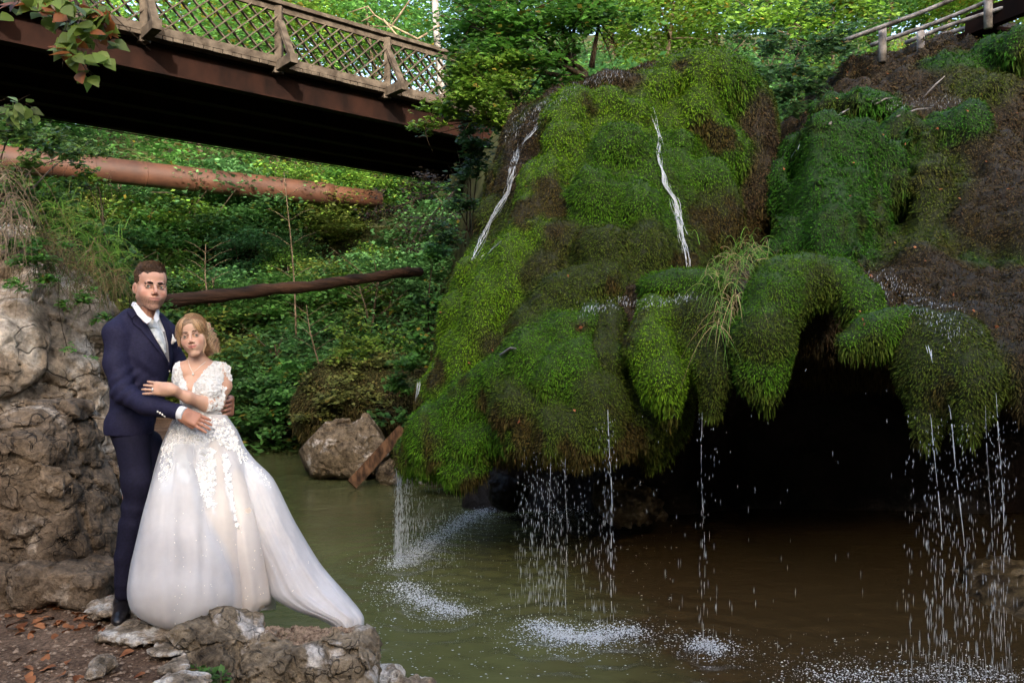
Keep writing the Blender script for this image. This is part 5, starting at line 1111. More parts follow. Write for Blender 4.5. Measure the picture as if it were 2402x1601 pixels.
def strip(bv, A, B, off, thick, na=5, nl=None, crown=0.0, wob=0.0, seed=0):
    A = np.array(A, float); B = np.array(B, float); nl = nl or 24; rs = np.random.RandomState(seed)
    def rs_(Q): s = np.linspace(0, len(Q) - 1, nl); return np.stack([np.interp(s, range(len(Q)), Q[:, k]) for k in (0, 1)], 1)
    A, B = rs_(A), rs_(B); V = np.zeros((nl, na, 3)); ok = np.ones((nl, na), bool)
    for i in range(nl):
        for j in range(na):
            t = j / (na - 1); q = A[i] * (1 - t) + B[i] * t; r = proj(bv, q[0], q[1], off + crown * math.sin(math.pi * t) + wob * rs.randn())
            if r is None: ok[i, j] = False; V[i, j] = V[i, j-1] if j else (V[i-1, j] if i else L(q[0], q[1], 0))
            else: V[i, j] = r
    for it in range(2):          # relax depth so that the strip does not copy bumps
        V[1:-1, :, 1] = (V[:-2, :, 1] + V[2:, :, 1] + 2 * V[1:-1, :, 1]) / 4
    V = V.reshape(-1, 3); i = np.arange(nl * na).reshape(nl, na)
    F = np.stack([i[:-1, :-1], i[:-1, 1:], i[1:, 1:], i[1:, :-1]], -1).reshape(-1, 4); n = len(V)
    bd = list(i[0]) + list(i[1:, -1]) + list(i[-1, :-1][::-1]) + list(i[1:-1, 0][::-1])
    S = [(bd[k], bd[(k+1) % len(bd)], bd[(k+1) % len(bd)] + n, bd[k] + n) for k in range(len(bd))]
    return np.vstack([V, V + np.array([0, thick, 0])]), np.vstack([F, F[:, ::-1] + n, np.array(S)])

# ---- groom
SK = (0.50, 0.27, 0.19)
rot_yaw = 13
hv, hf, hc, mput = build_head(man, 0, L(354, 676, 0.055), 1.02, rotm(13, -3, 3), (0.16, 0.15, 0.10))
G_ = Grp(); G_.add(hv, hf, hc)
V, F = surf_nets([cap(L(351, 700, .09), L(338, 760, .11), .056, .062, .02), cap(L(352, 705, .03), L(348, 752, .05), .03, .035, .03)], .004, None, .02); G_.add(V, F, (0.44, 0.23, 0.16))
hr = hand(L(424, 968, -.262), L(478, 992, -.295) - L(424, 968, -.262), (0.15, -0.9, 0.42), (0.10, .12, .14, .18), side=1, scl=1.0, spread=.10, thumb=.25)
V, F = surf_nets(hr, .0026, None, .01); G_.add(V, F, (0.36, 0.165, 0.105))
for k in range(4):               # left hand wrapped round the bride's waist from behind
    y = 938 + 10.5 * k; V, F = surf_nets(chain([lc_(541 - k, y - 3, .03, .0100), lc_(540 - k, y, -.03, .0092), (L(531 - k, y + 3, -.075), .0088), (L(517 - 2 * k, y + 6, -.098), .0080), (L(508 - k, y + 8, -.100), .0068)], .004) + ([cap(L(541, 935, .04), L(540, 968, .05), .020, .020, .015)] if k == 0 else []), .0024, None, .01); G_.add(V, F, (0.36, 0.165, 0.105))
body = [ell(L(335, 840, .10), (.12, .09, .17), .05), ell(L(318, 940, .10), (.10, .08, .14), .05), ell(L(308, 1010, .10), (.09, .08, .09), .05)]
body += chain([lc_(285, 790, .05, .04), lc_(285, 920, -.03, .035), lc_(415, 966, -.25, .026)], .03) + chain([lc_(387, 787, .15, .04), lc_(412, 850, .20, .035), lc_(468, 925, .19, .03), lc_(520, 940, .10, .026)], .03)
body += chain([lc_(306, 1050, .07, .055), lc_(312, 1230, .04, .04), lc_(291, 1400, .05, .03)], .03) + chain([lc_(340, 1050, .14, .055), lc_(352, 1230, .16, .04), lc_(352, 1400, .18, .03)], .03)
V, F = surf_nets(body, .009, None, .02); G_.add(V, F, SK)
V, F, cc = G_.out(); lobj('body', V, F, m_skin, man, True, cc)

jk = [ell(L(333, 838, .09), (.148, .120, .19), .05), ell(L(322, 925, .09), (.130, .110, .15), .06), ell(L(304, 995, .09), (.114, .100, .11), .06),
      cap(L(276, 784, .04), L(380, 779, .14), .060, .060, .05), cap(L(303, 752, .09), L(360, 752, .12), .045, .045, .05), cap(L(306, 742, .09), L(272, 778, .05), .034, .052, .05), cap(L(362, 748, .11), L(384, 780, .15), .030, .050, .05), cap(L(300, 1000, .09), L(298, 1040, .09), .108, .112, .04, sc=(1, .9, 1))]
arm_r = chain([lc_(275, 786, .03, .060), lc_(271, 850, .00, .056), lc_(290, 922, -.06, .053)], .03) + chain([lc_(290, 922, -.06, .053), lc_(345, 950, -.16, .048), lc_(418, 966, -.262, .038)], .03)
arm_l = chain([lc_(387, 787, .15, .056), lc_(412, 850, .20, .050), lc_(468, 925, .19, .046), lc_(520, 935, .09, .040)], .03)
ce = L(430, 969, -.27); cd = L(430, 969, -.27) - L(345, 950, -.16); cd /= np.linalg.norm(cd)
def rot_to(d):
    return np.array(Vector(d).to_track_quat('X', 'Z').to_matrix())
jk += arm_r + arm_l + [bxp(L(300, 1018, .09) + np.array([0, 0, -.15]), (.3, .3, .15), .002, .008, op='sub'), bxp(L(423, 968, -.262) + cd * .06, (.06, .08, .08), .002, .004, rot=rot_to(cd), op='sub')]
def suit_disp(p):
    d = 0.004 * fbm(p, 7, 3, 3) + 0.0015 * noise(p, 40)
    e = np.linalg.norm(p - L(295, 915, -.06).astype(np.float32), axis=1); d += 0.006 * np.sin((p[:, 2] * 1.0 - p[:, 0] * .8) * 95 + 3 * noise(p, 8)) * np.exp(-(e / .09) ** 2)
    e = np.linalg.norm(p - L(335, 862, -.02).astype(np.float32), axis=1); d += 0.005 * np.sin((p[:, 2] * .9 + p[:, 0] * .7) * 80 + 2 * noise(p, 9)) * np.exp(-(e / .07) ** 2)
    return d
V, F = surf_nets(jk, .0045, suit_disp, .02); V = smooth_vf(V, F, 1, .4); jo = lobj('jacket', V, F, m_suit, man); JB = bvh(V, F); jV, jF = V, F
# jacket body without the arms carries the lapels
def patch(name, A, B, off, th, mat, parent=man, bv=None, **k):
    V, F = strip(bv or JB, A, B, off, th, **k); return lobj(name, V, F, mat, parent)
patch('shirt', [(316, 712), (343, 757), (366, 796), (394, 846)], [(368, 722), (374, 742), (388, 779), (397, 848)], .002, .004, m_shirt)
patch('waistcoat', [(372, 775), (384, 820), (393, 847)], [(389, 778), (395, 803), (397, 849)], .007, .003, m_vest)
patch('cravat', [(348, 754), (347, 762), (362, 788), (377, 812), (386, 828)], [(373, 750), (374, 760), (382, 780), (388, 800), (390, 826)], .012, .004, m_tie, crown=.012, wob=.0016, na=7, nl=30)
patch('cravat_knot', [(347, 750), (350, 766)], [(372, 748), (371, 768)], .024, .006, m_tie, crown=.010, wob=.001, nl=8)
patch('lapel', [(299, 733), (311, 748), (309, 756), (325, 768), (352, 798), (380, 833), (396, 857)], [(309, 716), (322, 731), (333, 745), (343, 758), (366, 797), (388, 834), (398, 853)], .011, .004, m_suit, na=6, nl=36)
patch('lapel', [(372, 737), (380, 757), (388, 779), (394, 806), (396, 830), (397, 853)], [(381, 741), (395, 760), (403, 779), (407, 812), (404, 838), (398, 857)], .010, .004, m_suit, na=6, nl=30)
patch('jacket_collar', [(303, 720), (297, 730), (308, 746)], [(312, 706), (311, 716), (325, 733)], .016, .005, m_suit, nl=12)
# shirt collar stands round the neck
def collar(A, B, name='shirt_collar'):
    V = [L(*a) for a in A] + [L(*b_) for b_ in B]; n = len(A); F = np.array([(i, i + 1, n + i + 1, n + i) for i in range(n - 1)]); V = np.array(V); V2 = V + np.array([0, .004, 0])
    S = [(i, i+1, i+1+2*n, i+2*n) for i in range(n-1)] + [(n+i, n+i+1, n+i+1+2*n, n+i+2*n) for i in range(n-1)] + [(0, n, 3*n, 2*n), (n-1, 2*n-1, 4*n-1, 3*n-1)]
    lobj(name, np.vstack([V, V2]), np.vstack([F, F + 2 * n, S]), m_shirt, man, False)
collar([(311, 708, .10), (318, 708, .05), (330, 724, .00), (345, 741, -.035), (357, 747, -.045)], [(307, 716, .10), (312, 720, .03), (322, 738, -.03), (336, 752, -.05), (345, 759, -.06)])
collar([(360, 746, -.045), (366, 728, -.01), (369, 719, .05)], [(367, 757, -.055), (373, 748, -.02), (374, 730, .05)])
# cuff, buttons, flower
V, F = surf_nets([cap(L(420, 967, -.262), L(434, 972, -.272), .036, .035, .004), bxp(L(434, 972, -.272) + cd * .052, (.05, .08, .08), .002, .003, rot=rot_to(cd), op='sub')], .0028); lobj('shirt_cuff', V, F, m_shirt, man)
for q in ((370, 965), (375.5, 968), (381, 971.5), (386.5, 976), (397, 870)):
    r = proj(JB, q[0], q[1], .002)
    if r is not None: V, F = surf_nets([ell(r, (.0055, .003, .0055), .001)], .0014, None, .003); lobj('button', V, F, m_gold, man)
r = proj(JB, 405, 795, .006)
if r is None: r = L(405, 795, .02)
rs = np.random.RandomState(2); mbv = [ell(r + rs.randn(3) * np.array([.006, .003, .009]), (.009, .006, .009), .004) for _ in range(7)]
V, F = surf_nets(mbv, .0022); lobj('boutonniere', V, F, m_white, man)
# trousers, shoes
tr = [ell(L(306, 1010, .09), (.100, .09, .09), .05)] + chain([lc_(309, 1040, .06, .082), lc_(322, 1130, .03, .071), lc_(319, 1178, .03, .062)], .04) + chain([lc_(319, 1178, .03, .062), lc_(309, 1230, .03, .059), lc_(296, 1305, .03, .052), lc_(290, 1385, .03, .047)], .02)
tr += chain([lc_(342, 1040, .15, .080), lc_(352, 1170, .15, .066), lc_(350, 1300, .17, .055), lc_(348, 1385, .20, .048)], .04)
tr += [bxp((L(290, 1400, .03)[0], .1, -.16), (.5, .5, .20), .003, .01, op='sub')]
def tr_disp(p):
    return .003 * fbm(p, 8, 3, 3) + .005 * np.sin(p[:, 2] * 60 + 20 * p[:, 0] + 3 * noise(p, 7)) * (np.exp(-((p[:, 2] - L(320, 1185)[2]) / .06) ** 2) + np.exp(-((p[:, 2] - .10) / .07) ** 2))
V, F = surf_nets(tr, .0055, tr_disp, .02); lobj('trousers', V, F, m_trous, man)
for px, vv in ((288, .03), (345, .20)):
    c = L(px, 1400, vv); s = [cap((c[0], vv + .03, .045), (c[0] - .008, vv - .13, .033), .042, .036, .03, sc=(1, 1, .9)), cap((c[0], vv + .04, .08), (c[0], vv + .03, .05), .040, .042, .03), ell((c[0] - .010, vv - .165, .028), (.034, .05, .026), .02),
         bxp((c[0], vv, -.045), (.3, .4, .045), .001, .004, op='sub')]
    V, F = surf_nets(s, .0035, None, .01); lobj('shoe', V, F, m_shoe, man)
    V, F = surf_nets([bxp((c[0] - .004, vv - .065, .004), (.040, .125, .006), .005, .003)], .003, None, .01); lobj('sole', V, F, m_shoe, man)
# groom's hair: close core and combed strands
def hair_core(f):
    if f == 0: return [ell((0, .013, .044), (.0770, .106, .083), .02), ell((-.010, -.040, .098), (.052, .045, .026), .02), ell((.002, -.122, .012), (.0600, .070, .072), .010, op='sub'), ell((0, -.02, -.07), (.12, .12, .055), .012, op='sub')]
V, F = surf_nets(hair_core(0), .003, lambda p: .002 * noise(p * np.array([1, .3, 1]), 120), .01)
lobj('hair', mput(V), F, mat_noise('short_hair', (0.030, 0.016, 0.009, 1), (0.095, 0.055, 0.032, 1), 90, 0.6, 0.3, 0.5, .003), man)
N, fn = vnormals(V, F); rs = np.random.RandomState(4); cen = V[F].mean(1); nn = fn / np.linalg.norm(fn, axis=1)[:, None]
sel = rs.choice(len(F), 5200); pl, cl_ = [], []
for i in sel:
    p, n = cen[i], nn[i]
    if p[1] < -.035 and p[2] < .082: continue
    top = np.clip((p[2] - .055) * 25, 0, 1); comb_ = np.array([-.75, -.25 + .3 * rs.randn(), .25]) * top + np.array([0, .55, -.6]) * (1 - top)
    t = comb_ - n * comb_.dot(n); t /= np.linalg.norm(t) + 1e-6; ln = (.010 + .020 * top) * (.6 + .8 * rs.rand())
    ln *= .8; pl.append(mput(np.array([p - n * .001, p + (t * .5 + n * (.16 + .25 * top)) * ln, p + (t + n * .22 * top + np.array([0, 0, -.1])) * ln]))); cl_.append(np.array([0.125, 0.072, 0.042]) * (0.35 + 1.1 * rs.rand()))
V, F, cc = strands(pl, .0008, cl_); lobj('hair_strands', V, F, m_strand, man, True, cc)

# ---- bride
rot_yaw = -13
BC = L(455, 787, -.12)
bv_, bf_, bc_, bput = build_head(lady, 1, BC, 0.895, rotm(-13, -2, -10), (0.10, 0.075, 0.05))
G_ = Grp(); G_.add(bv_, bf_, bc_)
tor = [cap(L(461, 818, -.09), L(468, 862, -.075), .040, .048, .03), cap(L(432, 866, -.10), L(510, 866, -.06), .036, .036, .05), ell(L(470, 897, -.085), (.108, .080, .10), .05), ell(L(470, 960, -.085), (.096, .074, .09), .05),
       ell(L(447, 912, -.145), (.050, .045, .048), .03), ell(L(489, 912, -.140), (.050, .045, .048), .03)]
arm = chain([lc_(521, 869, -.065, .039), lc_(524, 905, -.07, .038), lc_(508, 945, -.11, .038)], .03) + chain([lc_(508, 945, -.11, .037), lc_(484, 948, -.17, .034), lc_(440, 931, -.235, .027), lc_(398, 913, -.265, .0205)], .02)
armr = [cap(L(426, 868, -.10), L(420, 890, -.08), .034, .030, .03)]
bh = hand(L(400, 913, -.262), L(340, 908, -.20) - L(400, 913, -.262), (0.05, -1.0, .10), (.05, .05, .06, .10), side=-1, scl=.90, spread=.10, thumb=.15, taper=.92)
V, F = surf_nets(tor + arm + armr + bh, .0034, None, .01, maxcell=1.6e7); x = toW(V); G_.add(V, F, (0.57, 0.335, 0.235))
V, F = surf_nets([ell(L(465, 1010, -.08), (.11, .09, .09), .05)] + chain([lc_(445, 1040, -.08, .07), lc_(445, 1240, -.08, .05), lc_(445, 1400, -.08, .035)], .03) + chain([lc_(485, 1040, -.05, .07), lc_(490, 1240, -.03, .05), lc_(490, 1400, 0, .035)], .03), .012); G_.add(V, F, (0.57, 0.335, 0.235))
V, F, cc = G_.out(); lobj('body', V, F, m_skin, lady, True, cc)
# bodice: the torso a little larger, open in a deep V at the front
def inflate(ps, e):
    o = []
    for p in ps:
        q = dict(p)
        if q['t'] == 'e': q['r'] = q['r'] + e
        else: q['ra'] += e; q['rb'] += e
        o.append(q)
    return o
V, F = surf_nets(inflate(tor[1:], .0055) + inflate(armr, .005), .0034, lambda p: .0012 * noise(p, 130), .01); V = smooth_vf(V, F, 1, .3)
def px_of(V):
    w = toW(V); return 1201 + w[:, 0] / w[:, 1] * FN, 800.5 - (w[:, 2] - EYE) / w[:, 1] * FN
X, Y = px_of(V); xl = np.interp(Y, [800, 841, 870, 892, 919, 924], [421, 421, 426, 433, 443, 448]); xr = np.interp(Y, [800, 847, 871, 902, 919, 924], [507, 501, 477, 453, 449, 448])
vn, _ = vnormals(V, F); skin = (X > xl) & (X < xr) & (Y < 924) & (vn[:, 1] < .45); skin |= (Y < 846)
F2 = F[~skin[F].any(1)]; lobj('bodice', V, F2, m_white, lady)
BB = bvh(V, F2)
AV, AF = surf_nets(inflate(arm[:3], .003), .0034, None, .01); AB = bvh(AV, AF)
# skirt shells
def shell(rows, n=96, fold=0.0, nf=9, seed=0, grow=0.0, sub=5):
    rows = np.array(rows, float); m = (len(rows) - 1) * sub + 1; s = np.linspace(0, len(rows) - 1, m)
    def cr(k):                   # smooth interpolation
        x = np.arange(len(rows)); y = rows[:, k]; o = np.interp(s, x, y)
        for _ in range(2): o[1:-1] = (o[:-2] + 2 * o[1:-1] + o[2:]) / 4
        return o
    ax, ay, bx_, by, vm, dr = [cr(k) for k in range(6)]; a = np.arange(n) / n * 2 * math.pi; V = []
    for i in range(m):
        t = i / (m - 1); ph = seed + 1.3 * math.sin(2.2 * t + seed)
        rip = fold * min(1, t * 1.8) * (np.sin(nf * a + ph) + 0.5 * np.sin((nf * 2.3 // 1) * a + 2 * ph + 4 * t))
        rr = 1 + grow + rip; hx, hy = (bx_[i] - ax[i]) / 2, (by[i] - ay[i]) / 2; cx, cy = (ax[i] + bx_[i]) / 2, (ay[i] + by[i]) / 2
        for j in range(n):
            r_ = 1 + (rr[j] - 1) * abs(math.sin(a[j])) ** 1.0 + grow * abs(math.cos(a[j])) * .6
            V.append(L(cx + hx * math.cos(a[j]) * (1 + grow * .5), cy + hy * math.cos(a[j]), vm[i] + dr[i] * (rr[j] if True else 1) * math.sin(a[j])))
    V = np.array(V); F = np.array([(i*n+j, i*n+(j+1) % n, (i+1)*n+(j+1) % n, (i+1)*n+j) for i in range(m-1) for j in range(n)])
    return V, F
m_satin = mat_noise('ivory_satin', (0.62, 0.52, 0.43, 1), (0.66, 0.56, 0.47, 1), 3, 0.6, 0.3, 0.15, .003)
def tulle(name, al):
    m, nt, b = new_mat(name, 0.7, 0.2); b.inputs['Base Color'].default_value = (0.74, 0.77, 0.84, 1); b.inputs['Sheen Weight'].default_value = 0.4
    co = coords(nt); r_ = ramp(nt, nz(nt, co, 9, 3), [(0.3, g(al - .03)), (0.7, g(al + .04))]); t = nd(nt, 'ShaderNodeBsdfTransparent'); mx = nd(nt, 'ShaderNodeMixShader')
    tr_ = nd(nt, 'ShaderNodeBsdfTranslucent'); tr_.inputs[0].default_value = (0.74, 0.77, 0.84, 1); m2 = nd(nt, 'ShaderNodeMixShader'); m2.inputs[0].default_value = .3
    nt.links.new(b.outputs[0], m2.inputs[1]); nt.links.new(tr_.outputs[0], m2.inputs[2])
    nt.links.new(r_, mx.inputs[0]); nt.links.new(t.outputs[0], mx.inputs[1]); nt.links.new(m2.outputs[0], mx.inputs[2]); nt.links.new(mx.outputs[0], nt.nodes['Material Output'].inputs[0]); return m
m_tulle = tulle('tulle', 0.36)
main = [(412, 972, 528, 972, -.085, .078), (396, 1010, 553, 1008, -.085, .11), (383, 1043, 568, 1043, -.085, .13), (370, 1089, 585, 1089, -.085, .16), (355, 1150, 600, 1150, -.085, .18), (342, 1204, 610, 1204, -.085, .20), (324, 1293, 624, 1293, -.09, .22), (314, 1367, 634, 1367, -.09, .23), (313, 1401, 640, 1408, -.09, .23), (325, 1425, 640, 1430, -.09, .22)]
bub = [(395, 1040, 480, 1040, -.12, .10), (376, 1090, 492, 1090, -.13, .11), (356, 1150, 500, 1150, -.16, .12), (341, 1204, 508, 1210, -.18, .13), (326, 1275, 529, 1271, -.21, .15), (314, 1330, 545, 1330, -.23, .16), (308, 1375, 550, 1372, -.25, .17), (308, 1401, 551, 1396, -.26, .17), (315, 1428, 545, 1424, -.27, .16), (335, 1452, 515, 1446, -.28, .14), (372, 1470, 482, 1468, -.29, .11), (425, 1485, 450, 1485, -.30, .04)]
mid = [(500, 1040, 545, 1040, -.14, .06), (503, 1120, 572, 1110, -.16, .08), (520, 1200, 596, 1195, -.18, .09), (535, 1290, 617, 1290, -.20, .10), (548, 1370, 631, 1370, -.21, .10), (556, 1410, 637, 1412, -.22, .09), (563, 1430, 612, 1434, -.23, .06), (570, 1446, 582, 1447, -.235, .02)]
trn = [(478, 985, 531, 982, -.05, .07), (495, 1060, 585, 1070, -.04, .11), (525, 1130, 637, 1118, -.04, .13), (560, 1205, 681, 1213, -.06, .14), (590, 1275, 719, 1278, -.10, .14), (618, 1335, 749, 1326, -.15, .14), (640, 1400, 800, 1384, -.22, .13), (700, 1436, 836, 1425, -.30, .11), (765, 1455, 850, 1446, -.36, .08), (797, 1480, 848, 1474, -.385, .06), (815, 1512, 841, 1510, -.40, .04), (822, 1530, 832, 1529, -.40, .015)]
SV = []
for nm, rows, fo, nf, sd, vv in (('skirt', main, .025, 11, 1, 0), ('skirt_front_panel', bub, .012, 7, 2, 0), ('skirt_middle_panel', mid, .03, 5, 3, 0), ('train', trn, .05, 7, 4, 0)):
    V, F = shell(rows, 96, fo, nf, sd); V = V.astype(np.float32)
    sk_ = lambda Q: (.016 * noise(Q * np.array([1, 0, .10]), 13, sd) + .009 * noise(Q * np.array([1, 0, .14]), 31, sd)).astype(np.float32) * np.clip((1.02 - Q[:, 2]) * 3, .1, 1)
    V[:, 1] += sk_(V) + .004 * fbm(V, 6, 3, sd); lobj(nm, V, F, m_satin, lady); SV.append((V, F))
    V2, F2 = shell(rows, 96, fo, nf, sd, .10); V2 = V2.astype(np.float32); V2[:, 1] += 1.3 * sk_(V2) + .006 * fbm(V2, 5, 3, sd + 3); lobj(nm + '_tulle', V2, F2, m_tulle, lady)
    if sd in (2, 4):
        V3, F3 = shell(rows, 96, fo * 1.6, nf + 3, sd + 1.9, .17); V3 = V3.astype(np.float32); V3[:, 1] += 1.8 * sk_(V3) + .008 * fbm(V3, 4, 3, sd + 5); lobj(nm + '_tulle', V3, F3, m_tulle, lady)
n_ = 0; AVs, AFs = [], []
for V, F in SV: AVs.append(V); AFs.append(F + n_); n_ += len(V)
SB = bvh(np.vstack(AVs), np.vstack(AFs))
# lace flowers
def flower(c, n, r, rs):
    n = n / (np.linalg.norm(n) + 1e-9); u = np.cross(n, [0.3, 0.2, 1]); u /= np.linalg.norm(u); w = np.cross(n, u); V = []; F = []; k = 5; a0 = rs.rand() * 6
    for i in range(k):
        a = a0 + i * 2 * math.pi / k; d = u * math.cos(a) + w * math.sin(a); s = -u * math.sin(a) + w * math.cos(a); b0 = len(V)
        V += [c + n * .001, c + d * r * .6 + s * r * .36 + n * r * .16, c + d * r * (1 + .2 * rs.rand()) + n * r * (.05 + .12 * rs.rand()), c + d * r * .6 - s * r * .36 + n * r * .16]; F.append((b0, b0+1, b0+2, b0+3))
    return V, F
def lace(name, bv, pts, off, r0, parent, seed, dvec=(0, -1, .1)):
    rs = np.random.RandomState(seed); mb = MB()
    for (px, py) in pts:
        c = proj(bv, px, py, off)
        if c is None: continue
        n = np.array(dvec) + rs.randn(3) * .28; V, F = flower(c, n, r0 * (.6 + .9 * rs.rand()), rs); mb.add(toW(np.array(V)), F)
    if mb.n: return mb.obj(name, m_white, parent)
rs = np.random.RandomState(12)
def inpoly(poly, n):
    poly = np.array(poly, float); lo, hi = poly.min(0), poly.max(0); out = []
    while len(out) < n:
        q = lo + rs.rand(2) * (hi - lo); c = False; j = len(poly) - 1
        for i in range(len(poly)):
            if ((poly[i, 1] > q[1]) != (poly[j, 1] > q[1])) and (q[0] < (poly[j, 0] - poly[i, 0]) * (q[1] - poly[i, 1]) / (poly[j, 1] - poly[i, 1]) + poly[i, 0]): c = not c
            j = i
        if c: out.append(tuple(q))
    return out
lace('bodice_lace', BB, inpoly([(408, 845), (421, 845), (435, 895), (446, 922), (455, 902), (480, 871), (503, 848), (530, 850), (520, 970), (410, 970)], 900), .002, .0075, lady, 1)
lace('sleeve_lace', AB, inpoly([(500, 846), (530, 848), (545, 870), (545, 893), (536, 888), (530, 872), (512, 872), (498, 880)], 170) + inpoly([(503, 890), (516, 888), (514, 905), (503, 918), (498, 912)], 45) + inpoly([(487, 932), (500, 918), (518, 922), (528, 935), (520, 955), (505, 970), (485, 966)], 210) + inpoly([(520, 905), (530, 910), (525, 930), (515, 925)], 30), .001, .0065, lady, 2)
sk = []
for poly, n in (([(410, 980), (530, 980), (556, 1030), (548, 1060), (500, 1030), (470, 1060), (440, 1040), (400, 1060), (385, 1050)], 520), ([(384, 1045), (412, 1040), (408, 1090), (402, 1150), (378, 1158), (376, 1110)], 260), ([(412, 1060), (440, 1070), (455, 1125), (420, 1135)], 110),
                ([(465, 1050), (503, 1050), (506, 1180), (508, 1215), (496, 1200), (478, 1165), (462, 1120)], 330), ([(540, 1010), (585, 1080), (625, 1120), (640, 1150), (590, 1120), (560, 1080)], 220), ([(520, 1060), (535, 1070), (545, 1160), (560, 1240), (550, 1230), (530, 1140)], 110), ([(460, 1150), (475, 1150), (470, 1168), (462, 1165)], 20)):
    sk += inpoly(poly, n)
lace('skirt_lace', SB, sk, .012, .0085, lady, 3)
mb = MB(); k = 0                 # glass beads on the tulle
for q in inpoly([(360, 1180), (500, 1180), (600, 1250), (690, 1260), (780, 1400), (640, 1380), (545, 1440), (420, 1470), (320, 1420), (330, 1290)], 130):
    c = proj(SB, q[0], q[1], .022)
    if c is not None: mb.add(toW(c + oc * .0022), ofc)
mb.obj('beads', m_gold, lady)
# necklace, earring, ring
def beadline(name, pts, bv, r, off):
    q = [proj(bv, px, py, off) for px, py in pts]; q = [x for x in q if x is not None]
    tv, tf = tube_vf(toW(np.array(q)), r, 5); link(name, mesh(name, tv, tf), m_gold, lady)
gV, gF = surf_nets(tor, .005); NB = bvh(gV, gF)
beadline('necklace', [(441, 843), (444, 856), (448, 866), (452, 873), (459, 868), (470, 858), (482, 848)], NB, .0012, .002)
c = proj(NB, 452.5, 877, .004); V, F = surf_nets([ell(c, (.0055, .003, .0075), .001)], .0015, None, .003); lobj('pendant', V, F, m_gold, lady)
c = bput(np.array([[.077, .005, -.048]]))[0]; V, F = surf_nets([ell(c, (.004, .004, .012), .001)], .0015, None, .003); lobj('earring', V, F, m_gold, lady)
rp = toW(L(358, 913, -.255)); tv, tf = tube_vf([rp + np.array([.0016, 0, 0]), rp - np.array([.0016, 0, 0])], .0092, 12); link('ring', mesh('ring', tv, tf), m_gold, lady)
# nails
# bride's hair: cap, flowing ribbons swept to the viewer's right, curls over the shoulder
hc_ = [ell((0, .014, .044), (.0800, .109, .083), .02), ell((.045, .035, .000), (.045, .075, .075), .03), ell((.055, .055, -.07), (.040, .05, .06), .03), ell((-.060, .03, -.01), (.024, .06, .07), .02),
       ell((-.002, -.118, -.006), (.055, .070, .080), .008, op='sub'), ell((0, -.06, -.10), (.060, .075, .06), .01, op='sub')]
V, F = surf_nets(hc_, .003, lambda p: .002 * noise(p * np.array([.5, 1, 1]), 90), .01)
lobj('hair', bput(V), F, mat_noise('blond_hair', (0.12, 0.070, 0.035, 1), (0.34, 0.21, 0.115, 1), 70, 0.5, 0.4, 0.5, .003, (.4, 1, 1)), lady)
rs = np.random.RandomState(8); pl, cl_ = [], []
def sph(x, z, e=.004):           # point on the hair cap in front
    v = 1 - (x / .0815) ** 2 - ((z - .046) / .083) ** 2; return np.array([x, .026 - .095 * math.sqrt(max(v, 0)) - e, z])
def col(): return np.array([0.36, 0.225, 0.125]) * (0.35 + 1.15 * rs.rand()) * (1 + .1 * rs.randn(3))
for i in range(520):             # from the parting over the crown to the right
    x0 = -.030 + .02 * rs.randn(); z0 = .118 - .4 * x0 * x0 + .004 * rs.randn(); t1 = rs.rand()
    a0 = math.pi * (.62 - .25 * rs.rand()); R_ = .070 + .014 * rs.rand(); yb = -.080 + .15 * t1
    pts = []
    for t in np.linspace(0, 1, 9):
        a = a0 - t * (a0 + .1 + .4 * rs.rand() * 0); rx = .083 + .003 * rs.rand() * 0; x = rx * math.cos(a); z = .040 + .088 * math.sin(a) * (1 - .10 * t)
        y = yb + .05 * t + .02 * (1 - math.sin(a)); s_ = math.sqrt(max(0.02, 1 - ((y - .014) / .112) ** 2)); pts.append(np.array([x * s_, y, .040 + (z - .040) * s_ + .003]))
    pl.append(bput(np.array(pts))); cl_.append(col())
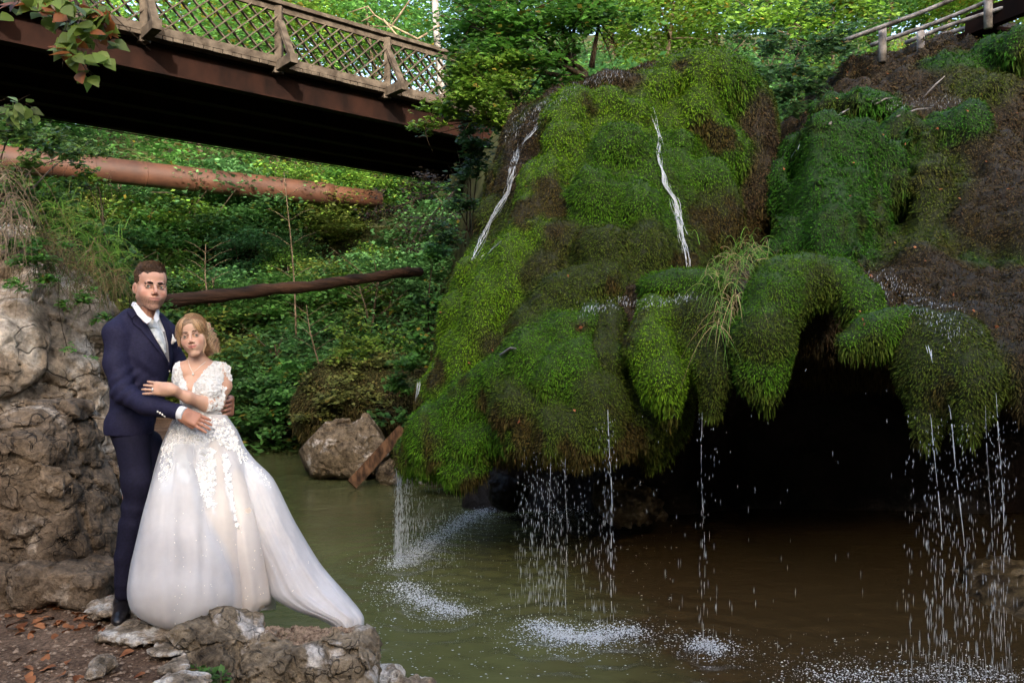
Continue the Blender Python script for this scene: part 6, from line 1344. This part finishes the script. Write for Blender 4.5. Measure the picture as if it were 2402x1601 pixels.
for i in range(330):             # locks sweeping from the parting round the face
    s = -1 if i % 2 else 1; e = .012 * rs.rand(); pts = []; x0 = -.006 + .010 * rs.randn(); wx = .064 + .016 * rs.rand(); dz = .10 + .05 * rs.rand()
    for t in np.linspace(0, 1, 10):
        x = x0 + s * wx * math.sin(t * 1.5) ** .9; z = .117 - e * .5 - dz * t ** 1.7 - .010 * t; v = max(.02, 1 - (x / .086) ** 2 - ((z - .036) / .092) ** 2); pts.append(np.array([x, .012 - .110 * math.sqrt(v) + e * .5, z]))
    pl.append(bput(np.array(pts))); cl_.append(col())
for i in range(170):             # left side, falling beside the cheek
    x = -.068 - .012 * rs.rand(); y = -.035 + .08 * rs.rand(); ln = .01 + .05 * rs.rand(); ph = rs.rand() * 6
    pts = [np.array([x * (1 - .25 * (1 - t)) - .006 * t + .009 * math.sin(ph + 11 * t) * t, y - .01 * math.sin(3 * t), .095 - (.095 + ln) * t * 1.0 + .02 * math.sin(3.1 * t)]) for t in np.linspace(0, 1, 10)]
    pl.append(bput(np.array(pts))); cl_.append(col())
for i in range(420):             # curls at the right, behind the ear to the shoulder
    x = .058 + .028 * rs.rand(); y = .000 + .08 * rs.rand(); ln = .10 + .09 * rs.rand(); ph = rs.rand() * 6; cr = .006 + .010 * rs.rand(); fq = 14 + 10 * rs.rand()
    pts = [np.array([x + .035 * t * t + cr * math.sin(ph + fq * t) * min(1, 3 * t), y + cr * math.cos(ph + fq * t) * min(1, 3 * t) - .02 * t, .065 - ln * t]) for t in np.linspace(0, 1, 18)]
    pl.append(bput(np.array(pts))); cl_.append(col())
for i in range(40):              # loose lock in front of the ear
    ph = 1.0 + rs.rand(); pts = [np.array([.066 + .004 * rs.rand() + .012 * math.sin(ph + 10 * t) * t - .010 * t, -.045 - .02 * t, .075 - .19 * t]) for t in np.linspace(0, 1, 14)]
    pl.append(bput(np.array(pts))); cl_.append(col())
V, F, cc = strands(pl, .0012, cl_); lobj('hair_strands', V, F, m_strand, lady, True, cc)
stamp('people')
